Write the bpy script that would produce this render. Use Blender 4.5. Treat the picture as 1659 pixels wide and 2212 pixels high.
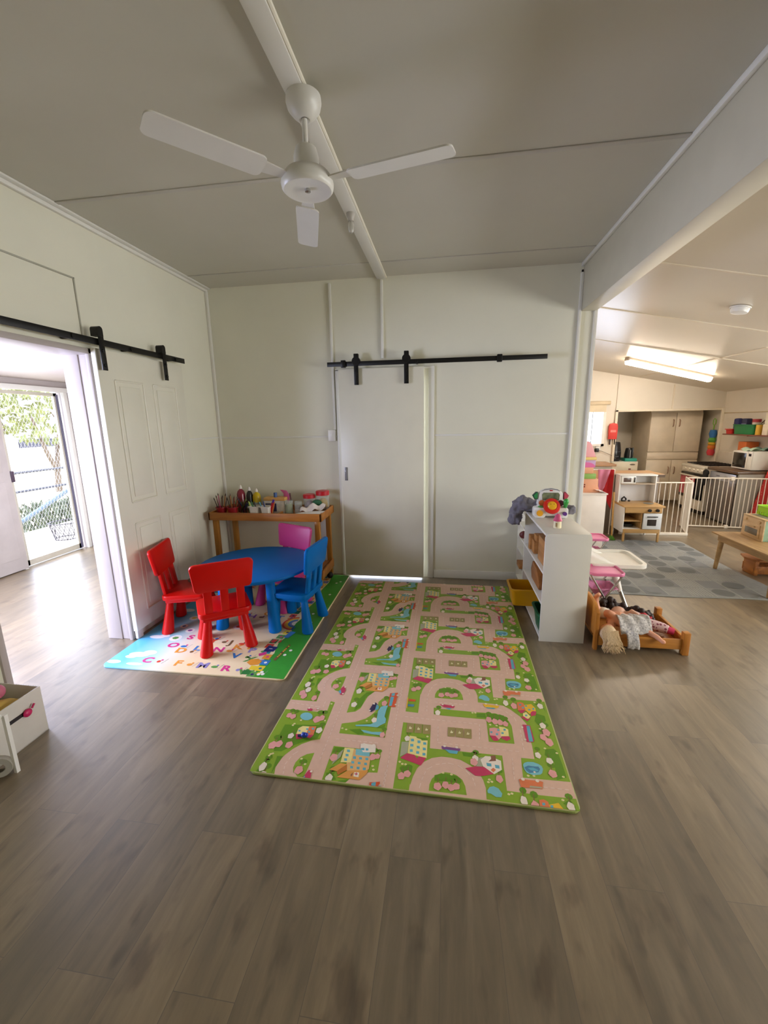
import bpy, bmesh, math, random
from mathutils import Vector, Matrix
R = math.radians
SC = bpy.context.scene
for _o in list(bpy.data.objects): bpy.data.objects.remove(_o)
COL = SC.collection
random.seed(7)

# ------------------------------------------------------------------ camera, world, sun, daylight, exposure
cam_d = bpy.data.cameras.new('camera'); cam = bpy.data.objects.new('camera', cam_d); COL.objects.link(cam)
cam_d.sensor_fit = 'VERTICAL'; cam_d.sensor_height = 36.0; cam_d.lens = 904.37 / 2212 * 36.0
cam_d.clip_start = 0.02; cam_d.clip_end = 200
_yaw, _pit, _rol, _h = 0.149918, 0.210993, -0.017951, 1.5514
_f = Vector((-math.sin(_yaw)*math.cos(_pit), math.cos(_yaw)*math.cos(_pit), -math.sin(_pit)))
_r = Vector((math.cos(_yaw), math.sin(_yaw), 0)); _u = _r.cross(_f)
_r2 = math.cos(_rol)*_r + math.sin(_rol)*_u; _u2 = -math.sin(_rol)*_r + math.cos(_rol)*_u
cam.matrix_world = Matrix(((_r2.x,_u2.x,-_f.x,0),(_r2.y,_u2.y,-_f.y,0),(_r2.z,_u2.z,-_f.z,_h),(0,0,0,1)))
SC.camera = cam

SC.view_settings.view_transform = 'Standard'; SC.view_settings.look = 'None'
SC.view_settings.gamma = 1.0; SC.view_settings.exposure = -0.06
try: SC.view_settings.use_curve_mapping = False
except Exception: pass
SC.cycles.use_denoising = True
SC.cycles.max_bounces = 10; SC.cycles.diffuse_bounces = 6; SC.cycles.sample_clamp_indirect = 6.0

world = bpy.data.worlds.new('world'); SC.world = world; world.use_nodes = True
_bg = world.node_tree.nodes['Background']
_bg.inputs[0].default_value = (0.74, 0.81, 1.0, 1); _bg.inputs[1].default_value = 9.0

def light(name, kind, loc, rot, energy, color, size=None, size_y=None):
    d = bpy.data.lights.new(name, kind); d.energy = energy; d.color = color
    if kind == 'AREA':
        d.shape = 'RECTANGLE'; d.size = size; d.size_y = size_y
    o = bpy.data.objects.new(name, d); o.location = loc; o.rotation_euler = rot; COL.objects.link(o)
    return o
sun = light('sun', 'SUN', (0,0,10), (R(35), R(-28), 0), 4.0, (1.0, 0.96, 0.88)); sun.data.angle = R(0.6)
# daylight at the window openings (all outside the frame, the side ones added), each lying in its own window
light('daylight_sunroom_window', 'AREA', (-4.66, 0.35, 1.35), (0, R(-90), 0), 640, (0.64, 0.69, 1.0), 1.0, 5.4)
light('added_side_daylight', 'AREA', (4.55, 1.3, 1.35), (0, R(90), 0), 92, (1.0, 0.95, 0.80), 1.0, 2.4)  # added light in an unseen window, brightens the main room
light('added_kitchen_daylight', 'AREA', (4.55, 4.5, 1.35), (0, R(90), 0), 42, (1.0, 0.93, 0.78), 1.0, 1.6)  # added light in an unseen window, lifts the kitchen floor and rug

# ------------------------------------------------------------------ materials
def lin(h):
    h = h.lstrip('#'); v = [int(h[i:i+2],16)/255 for i in (0,2,4)]
    return tuple(c/12.92 if c <= .04045 else ((c+.055)/1.055)**2.4 for c in v)
_M = {}
def mat(name, hexc, rough=.5, metal=0.0, var=.06, scale=6.0, bump=0.0, spec=.5, emit=None, trans=0.0, alpha=1.0, stretch=None):
    if name in _M: return _M[name]
    m = bpy.data.materials.new(name); m.use_nodes = True; nt = m.node_tree; b = nt.nodes['Principled BSDF']
    c = lin(hexc)
    tc = nt.nodes.new('ShaderNodeTexCoord'); nz = nt.nodes.new('ShaderNodeTexNoise'); nz.inputs['Scale'].default_value = scale
    nz.inputs['Detail'].default_value = 4
    if stretch:
        mp = nt.nodes.new('ShaderNodeMapping'); mp.inputs['Scale'].default_value = stretch
        nt.links.new(tc.outputs['Object'], mp.inputs[0]); nt.links.new(mp.outputs[0], nz.inputs['Vector'])
    else: nt.links.new(tc.outputs['Object'], nz.inputs['Vector'])
    rp = nt.nodes.new('ShaderNodeValToRGB')
    rp.color_ramp.elements[0].position = .3; rp.color_ramp.elements[1].position = .7
    rp.color_ramp.elements[0].color = tuple(max(0,x*(1-var)) for x in c)+(1,)
    rp.color_ramp.elements[1].color = tuple(min(1,x*(1+var)) for x in c)+(1,)
    nt.links.new(nz.outputs['Fac'], rp.inputs[0]); nt.links.new(rp.outputs[0], b.inputs['Base Color'])
    b.inputs['Roughness'].default_value = rough; b.inputs['Metallic'].default_value = metal
    b.inputs['Specular IOR Level'].default_value = spec
    if bump:
        bp = nt.nodes.new('ShaderNodeBump'); bp.inputs['Strength'].default_value = bump; bp.inputs['Distance'].default_value = .01
        n2 = nt.nodes.new('ShaderNodeTexNoise'); n2.inputs['Scale'].default_value = scale*12
        nt.links.new(tc.outputs['Object'], n2.inputs['Vector']); nt.links.new(n2.outputs['Fac'], bp.inputs['Height']); nt.links.new(bp.outputs[0], b.inputs['Normal'])
    if emit: b.inputs['Emission Color'].default_value = c+(1,); b.inputs['Emission Strength'].default_value = emit
    if trans: b.inputs['Transmission Weight'].default_value = trans; b.inputs['IOR'].default_value = 1.3
    if alpha < 1: b.inputs['Alpha'].default_value = alpha
    _M[name] = m; return m

def wood(name, hexa, hexb, rough=.45, axis='x', scale=3.0):
    if name in _M: return _M[name]
    m = bpy.data.materials.new(name); m.use_nodes = True; nt = m.node_tree; b = nt.nodes['Principled BSDF']
    tc = nt.nodes.new('ShaderNodeTexCoord'); mp = nt.nodes.new('ShaderNodeMapping')
    mp.inputs['Scale'].default_value = {'x':(1,9,9),'y':(9,1,9),'z':(9,9,1)}[axis]
    nz = nt.nodes.new('ShaderNodeTexNoise'); nz.inputs['Scale'].default_value = scale; nz.inputs['Detail'].default_value = 6; nz.inputs['Distortion'].default_value = .6
    rp = nt.nodes.new('ShaderNodeValToRGB'); rp.color_ramp.elements[0].position = .3; rp.color_ramp.elements[1].position = .72
    rp.color_ramp.elements[0].color = lin(hexa)+(1,); rp.color_ramp.elements[1].color = lin(hexb)+(1,)
    nt.links.new(tc.outputs['Object'], mp.inputs[0]); nt.links.new(mp.outputs[0], nz.inputs['Vector'])
    nt.links.new(nz.outputs['Fac'], rp.inputs[0]); nt.links.new(rp.outputs[0], b.inputs['Base Color'])
    b.inputs['Roughness'].default_value = rough
    _M[name] = m; return m

def floor_mat():
    m = bpy.data.materials.new('vinyl_planks'); m.use_nodes = True; nt = m.node_tree; b = nt.nodes['Principled BSDF']; N = nt.nodes.new; L = nt.links.new
    tc = N('ShaderNodeTexCoord'); sx = N('ShaderNodeSeparateXYZ'); L(tc.outputs['Object'], sx.inputs[0])
    cb = N('ShaderNodeCombineXYZ'); L(sx.outputs['Y'], cb.inputs['X']); L(sx.outputs['X'], cb.inputs['Y'])
    br = N('ShaderNodeTexBrick'); br.offset = .37; br.offset_frequency = 2; br.squash = 1
    L(cb.outputs[0], br.inputs['Vector'])
    br.inputs['Color1'].default_value = (0,0,0,1); br.inputs['Color2'].default_value = (1,1,1,1); br.inputs['Mortar'].default_value = (.35,.35,.35,1)
    br.inputs['Scale'].default_value = 1; br.inputs['Mortar Size'].default_value = .0009; br.inputs['Brick Width'].default_value = 1.22; br.inputs['Row Height'].default_value = .185
    # grain: stretched along y, shifted per plank
    ad = N('ShaderNodeVectorMath'); ad.operation = 'MULTIPLY_ADD'; ad.inputs[1].default_value = (1,1,1)
    sc = N('ShaderNodeVectorMath'); sc.operation = 'SCALE'; sc.inputs['Scale'].default_value = 9.0
    L(br.outputs['Color'], sc.inputs[0]); L(tc.outputs['Object'], ad.inputs[0]); L(sc.outputs[0], ad.inputs[2])
    mp = N('ShaderNodeMapping'); mp.inputs['Scale'].default_value = (7,.9,1); L(ad.outputs[0], mp.inputs[0])
    n1 = N('ShaderNodeTexNoise'); n1.inputs['Scale'].default_value = 2.6; n1.inputs['Detail'].default_value = 8; n1.inputs['Roughness'].default_value = .62; n1.inputs['Distortion'].default_value = .5; L(mp.outputs[0], n1.inputs['Vector'])
    mp2 = N('ShaderNodeMapping'); mp2.inputs['Scale'].default_value = (4.5,1.9,1); L(ad.outputs[0], mp2.inputs[0])
    n2 = N('ShaderNodeTexNoise'); n2.inputs['Scale'].default_value = 2.6; n2.inputs['Detail'].default_value = 3; L(mp2.outputs[0], n2.inputs['Vector'])
    kr = N('ShaderNodeValToRGB'); kr.color_ramp.elements[0].position = .58; kr.color_ramp.elements[1].position = .70
    kr.color_ramp.elements[0].color = (1,1,1,1); kr.color_ramp.elements[1].color = (.52,.47,.43,1); L(n2.outputs['Fac'], kr.inputs[0])
    rp = N('ShaderNodeValToRGB'); e = rp.color_ramp.elements
    e[0].position = .22; e[0].color = lin('5e5443')+(1,); e[1].position = .82; e[1].color = lin('93836a')+(1,)
    md = e.new(.52); md.color = lin('7a6c55')+(1,)
    L(n1.outputs['Fac'], rp.inputs[0])
    pl = N('ShaderNodeValToRGB'); pl.color_ramp.elements[0].color = (.80,.79,.78,1); pl.color_ramp.elements[1].color = (1.18,1.13,1.06,1); L(br.outputs['Color'], pl.inputs[0])
    m1 = N('ShaderNodeMix'); m1.data_type = 'RGBA'; m1.blend_type = 'MULTIPLY'; m1.inputs['Factor'].default_value = 1; L(rp.outputs[0], m1.inputs['A']); L(pl.outputs[0], m1.inputs['B'])
    m2 = N('ShaderNodeMix'); m2.data_type = 'RGBA'; m2.blend_type = 'MULTIPLY'; m2.inputs['Factor'].default_value = .8; L(m1.outputs['Result'], m2.inputs['A']); L(kr.outputs[0], m2.inputs['B'])
    m3 = N('ShaderNodeMix'); m3.data_type = 'RGBA'; m3.inputs['B'].default_value = lin('5c5045')+(1,); L(br.outputs['Fac'], m3.inputs['Factor']); L(m2.outputs['Result'], m3.inputs['A'])
    L(m3.outputs['Result'], b.inputs['Base Color'])
    rr = N('ShaderNodeMapRange'); rr.inputs['To Min'].default_value = .27; rr.inputs['To Max'].default_value = .42; L(n1.outputs['Fac'], rr.inputs[0]); L(rr.outputs[0], b.inputs['Roughness'])
    bp = N('ShaderNodeBump'); bp.inputs['Strength'].default_value = .12; bp.inputs['Distance'].default_value = .004; L(n1.outputs['Fac'], bp.inputs['Height']); L(bp.outputs[0], b.inputs['Normal'])
    b.inputs['Specular IOR Level'].default_value = .8; b.inputs['Coat Weight'].default_value = .6; b.inputs['Coat Roughness'].default_value = .42
    return m

# ------------------------------------------------------------------ mesh builder
class MB:
    def __init__(s, M=None): s.bm = bmesh.new(); s.M = M or Matrix()
    def _in(s, verts, m, faces=None):
        for v in verts: v.co = s.M @ v.co
        fs = faces if faces is not None else {f for v in verts for f in v.link_faces}
        for f in fs: f.material_index = m
    def box(s, x0,y0,z0,x1,y1,z1, m=0, b=0.0, seg=2):
        t = bmesh.new(); bmesh.ops.create_cube(t, size=1)
        for v in t.verts: v.co = Vector(((x0+x1)/2+v.co.x*(x1-x0),(y0+y1)/2+v.co.y*(y1-y0),(z0+z1)/2+v.co.z*(z1-z0)))
        if b: bmesh.ops.bevel(t, geom=t.edges[:], offset=min(b, .45*min(abs(x1-x0),abs(y1-y0),abs(z1-z0))), segments=seg, affect='EDGES', profile=.5)
        s._merge(t, m); return s
    def _merge(s, t, m):
        vm = {v: s.bm.verts.new(s.M @ v.co) for v in t.verts}
        for f in t.faces:
            try: g = s.bm.faces.new([vm[v] for v in f.verts]); g.material_index = m
            except ValueError: pass
        t.free()
    def prism(s, pts, a0, a1, m=0, axis='z', b=0.0, m_top=None):
        t = bmesh.new()
        def P(p, a):
            if axis == 'z': return Vector((p[0],p[1],a))
            if axis == 'y': return Vector((p[0],a,p[1]))
            return Vector((a,p[0],p[1]))
        lo = [t.verts.new(P(p,a0)) for p in pts]; hi = [t.verts.new(P(p,a1)) for p in pts]
        n = len(pts); t.faces.new(lo[::-1]); t.faces.new(hi)
        for i in range(n): t.faces.new([lo[i],lo[(i+1)%n],hi[(i+1)%n],hi[i]])
        bmesh.ops.recalc_face_normals(t, faces=t.faces[:])
        if b:
            es = [e for e in t.edges if (e.verts[0] in lo) == (e.verts[1] in lo)]
            bmesh.ops.bevel(t, geom=es, offset=b, segments=2, affect='EDGES', profile=.5)
        s._merge(t, m); return s
    def cyl(s, p0, p1, r0, r1=None, n=16, m=0):
        return s.tube([p0,p1],[r0, r0 if r1 is None else r1], n, m)
    def tube(s, pts, r, n=10, m=0, closed=False):
        pts = [Vector(p) for p in pts]; k = len(pts); rs = r if isinstance(r,(list,tuple)) else [r]*k
        rings = []; ref = None
        for i,p in enumerate(pts):
            a = pts[i-1] if (i or closed) else p; c = pts[(i+1)%k] if (i<k-1 or closed) else p
            d = (c-a).normalized() if (c-a).length > 1e-9 else Vector((0,0,1))
            if ref is None: ref = d.orthogonal().normalized()
            ref = (ref - d*ref.dot(d)); ref = ref.normalized() if ref.length > 1e-6 else d.orthogonal().normalized()
            q = d.cross(ref)
            rings.append([s.bm.verts.new(s.M @ (p + rs[i]*(math.cos(2*math.pi*j/n)*ref + math.sin(2*math.pi*j/n)*q))) for j in range(n)])
        for i in range(k if closed else k-1):
            A, B = rings[i], rings[(i+1)%k]
            for j in range(n):
                f = s.bm.faces.new([A[j],A[(j+1)%n],B[(j+1)%n],B[j]]); f.material_index = m
        if not closed:
            f = s.bm.faces.new(rings[0][::-1]); f.material_index = m
            f = s.bm.faces.new(rings[-1]); f.material_index = m
        return s
    def lathe(s, prof, c=(0,0,0), n=24, m=0, sx=1.0, sy=1.0):
        rings = []
        for r,z in prof:
            if r < 1e-6: rings.append([s.bm.verts.new(s.M @ Vector((c[0],c[1],c[2]+z)))])
            else: rings.append([s.bm.verts.new(s.M @ Vector((c[0]+sx*r*math.cos(2*math.pi*j/n), c[1]+sy*r*math.sin(2*math.pi*j/n), c[2]+z))) for j in range(n)])
        for A,B in zip(rings, rings[1:]):
            for j in range(n):
                a0,a1 = A[j%len(A)],A[(j+1)%len(A)]; b0,b1 = B[j%len(B)],B[(j+1)%len(B)]
                vs = []
                for v in (a0,a1,b1,b0):
                    if v not in vs: vs.append(v)
                if len(vs) >= 3:
                    f = s.bm.faces.new(vs); f.material_index = m
        return s
    def ball(s, c, r, m=0, u=14, v=8):
        r = (r,r,r) if not isinstance(r,(tuple,list)) else r
        t = bmesh.new(); bmesh.ops.create_uvsphere(t, u_segments=u, v_segments=v, radius=1)
        for w in t.verts: w.co = Vector((c[0]+w.co.x*r[0], c[1]+w.co.y*r[1], c[2]+w.co.z*r[2]))
        s._merge(t, m); return s
    def poly(s, pts, m=0):
        try:
            f = s.bm.faces.new([s.bm.verts.new(s.M @ Vector(p)) for p in pts]); f.material_index = m
        except ValueError: pass
        return s
    def grid(s, fn, nu, nv, m=0):
        g = [[s.bm.verts.new(s.M @ Vector(fn(i/nu, j/nv))) for j in range(nv+1)] for i in range(nu+1)]
        for i in range(nu):
            for j in range(nv):
                f = s.bm.faces.new([g[i][j],g[i+1][j],g[i+1][j+1],g[i][j+1]]); f.material_index = m
        return s
    def text(s, ch, size, place, m=0):
        c = bpy.data.curves.new('t','FONT'); c.body = ch; c.size = size; c.align_x = 'CENTER'; c.align_y = 'CENTER'; c.resolution_u = 3; c.offset = size*.035
        o = bpy.data.objects.new('t', c); COL.objects.link(o)
        dg = bpy.context.evaluated_depsgraph_get(); me = bpy.data.meshes.new_from_object(o.evaluated_get(dg))
        vs = [s.bm.verts.new(s.M @ (place @ v.co)) for v in me.vertices]
        for p in me.polygons:
            try: f = s.bm.faces.new([vs[i] for i in p.vertices]); f.material_index = m
            except ValueError: pass
        bpy.data.objects.remove(o); bpy.data.meshes.remove(me); bpy.data.curves.remove(c)
        return s
    def build(s, name, mats, parent=None, smooth=35, label=None, normals=True, base=True):
        if normals: bmesh.ops.recalc_face_normals(s.bm, faces=s.bm.faces[:])
        me = bpy.data.meshes.new(name)
        off = Vector((0,0,0))
        if parent is None and base and len(s.bm.verts):
            xs = [v.co for v in s.bm.verts]
            off = Vector(((min(v.x for v in xs)+max(v.x for v in xs))/2, (min(v.y for v in xs)+max(v.y for v in xs))/2, min(v.z for v in xs)))
            for v in s.bm.verts: v.co -= off
        s.bm.to_mesh(me); s.bm.free()
        for x in (mats if isinstance(mats,(list,tuple)) else [mats]): me.materials.append(x)
        if smooth:
            me.polygons.foreach_set('use_smooth', [True]*len(me.polygons))
            me.set_sharp_from_angle(angle=R(smooth))
        o = bpy.data.objects.new(name, me); COL.objects.link(o); o.location = off
        if parent is not None: o.parent = parent
        if label: o['label'] = label
        return o

def tag(o, label, cat, group=None, kind=None):
    o['label'] = label; o['category'] = cat
    if group: o['group'] = group
    if kind: o['kind'] = kind
    return o
def thing(name, label, cat, loc=(0,0,0), rz=0.0, group=None):
    o = bpy.data.objects.new(name, None); o.empty_display_size = .05; COL.objects.link(o)
    o.location = loc; o.rotation_euler = (0,0,rz)
    return tag(o, label, cat, group)
def st(o, label=None):
    o['kind'] = 'structure'
    if label: o['label'] = label
    return o
def copy_tree(src, loc, rz, label, parent=None):
    c = src.copy(); COL.objects.link(c)
    if parent is None:
        c.location = loc; c.rotation_euler = (0,0,rz); c['label'] = label
    else: c.parent = parent
    for ch in [o for o in bpy.data.objects if o.parent is src]:
        copy_tree(ch, None, None, None, c)
    return c
def rrect(x0,y0,x1,y1,r,n=5):
    pts = []
    for cx,cy,a in ((x1-r,y0+r,-90),(x1-r,y1-r,0),(x0+r,y1-r,90),(x0+r,y0+r,180)):
        for i in range(n+1):
            t = R(a+90*i/n); pts.append((cx+r*math.cos(t), cy+r*math.sin(t)))
    return pts
def clip_poly(pts, x0,y0,x1,y1):
    def cl(p, inside, inter):
        out = []
        for i in range(len(p)):
            a,b = p[i-1],p[i]
            if inside(b):
                if not inside(a): out.append(inter(a,b))
                out.append(b)
            elif inside(a): out.append(inter(a,b))
        return out
    ix = lambda X: (lambda a,b: (X, a[1]+(b[1]-a[1])*(X-a[0])/(b[0]-a[0])))
    iy = lambda Y: (lambda a,b: (a[0]+(b[0]-a[0])*(Y-a[1])/(b[1]-a[1]), Y))
    p = list(pts)
    for ins,it in ((lambda q:q[0]>=x0,ix(x0)),(lambda q:q[0]<=x1,ix(x1)),(lambda q:q[1]>=y0,iy(y0)),(lambda q:q[1]<=y1,iy(y1))):
        if len(p) < 3: return []
        p = cl(p, ins, it)
    return p if len(p) >= 3 else []
def soften(o, voxel, smooth_it=4, factor=.6):
    m = o.modifiers.new('remesh','REMESH'); m.mode = 'VOXEL'; m.voxel_size = voxel; m.use_smooth_shade = True
    k = o.modifiers.new('smooth','SMOOTH'); k.iterations = smooth_it; k.factor = factor
    return o

# common materials
WALL = mat('wall_paint','dfddcb',.42,var=.025,scale=2.5,bump=.04)
CEIL = mat('ceiling_paint','c4c1b4',.55,var=.02,scale=2)
TRIM = mat('trim_paint','e2e1da',.35,var=.02)
KWALL = mat('kitchen_wall_paint','e4dccd',.4,var=.025,scale=2.5)
DOORM = mat('door_paint','dddaca',.33,var=.02)
BLACK = mat('black_steel','0c0c0d',.42,metal=.3,var=.2)
WHITEPL = mat('white_plastic','e9e8e4',.3,var=.015)
MELA = mat('white_melamine','dedbd0',.38,var=.02)
CHROME = mat('steel_tube','b9b8b4',.25,metal=.9,var=.05)
RED = mat('red_plastic','c20803',.36,var=.05,spec=.28); BLUE = mat('blue_plastic','005fa6',.45,var=.05,spec=.12); PINK = mat('pink_plastic','b03271',.4,var=.05,spec=.3)
DARK = mat('dark_plastic','1b1b1d',.35,var=.15)
PINE = wood('pine_timber','b5772f','d0944a',.42,'x')
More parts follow.
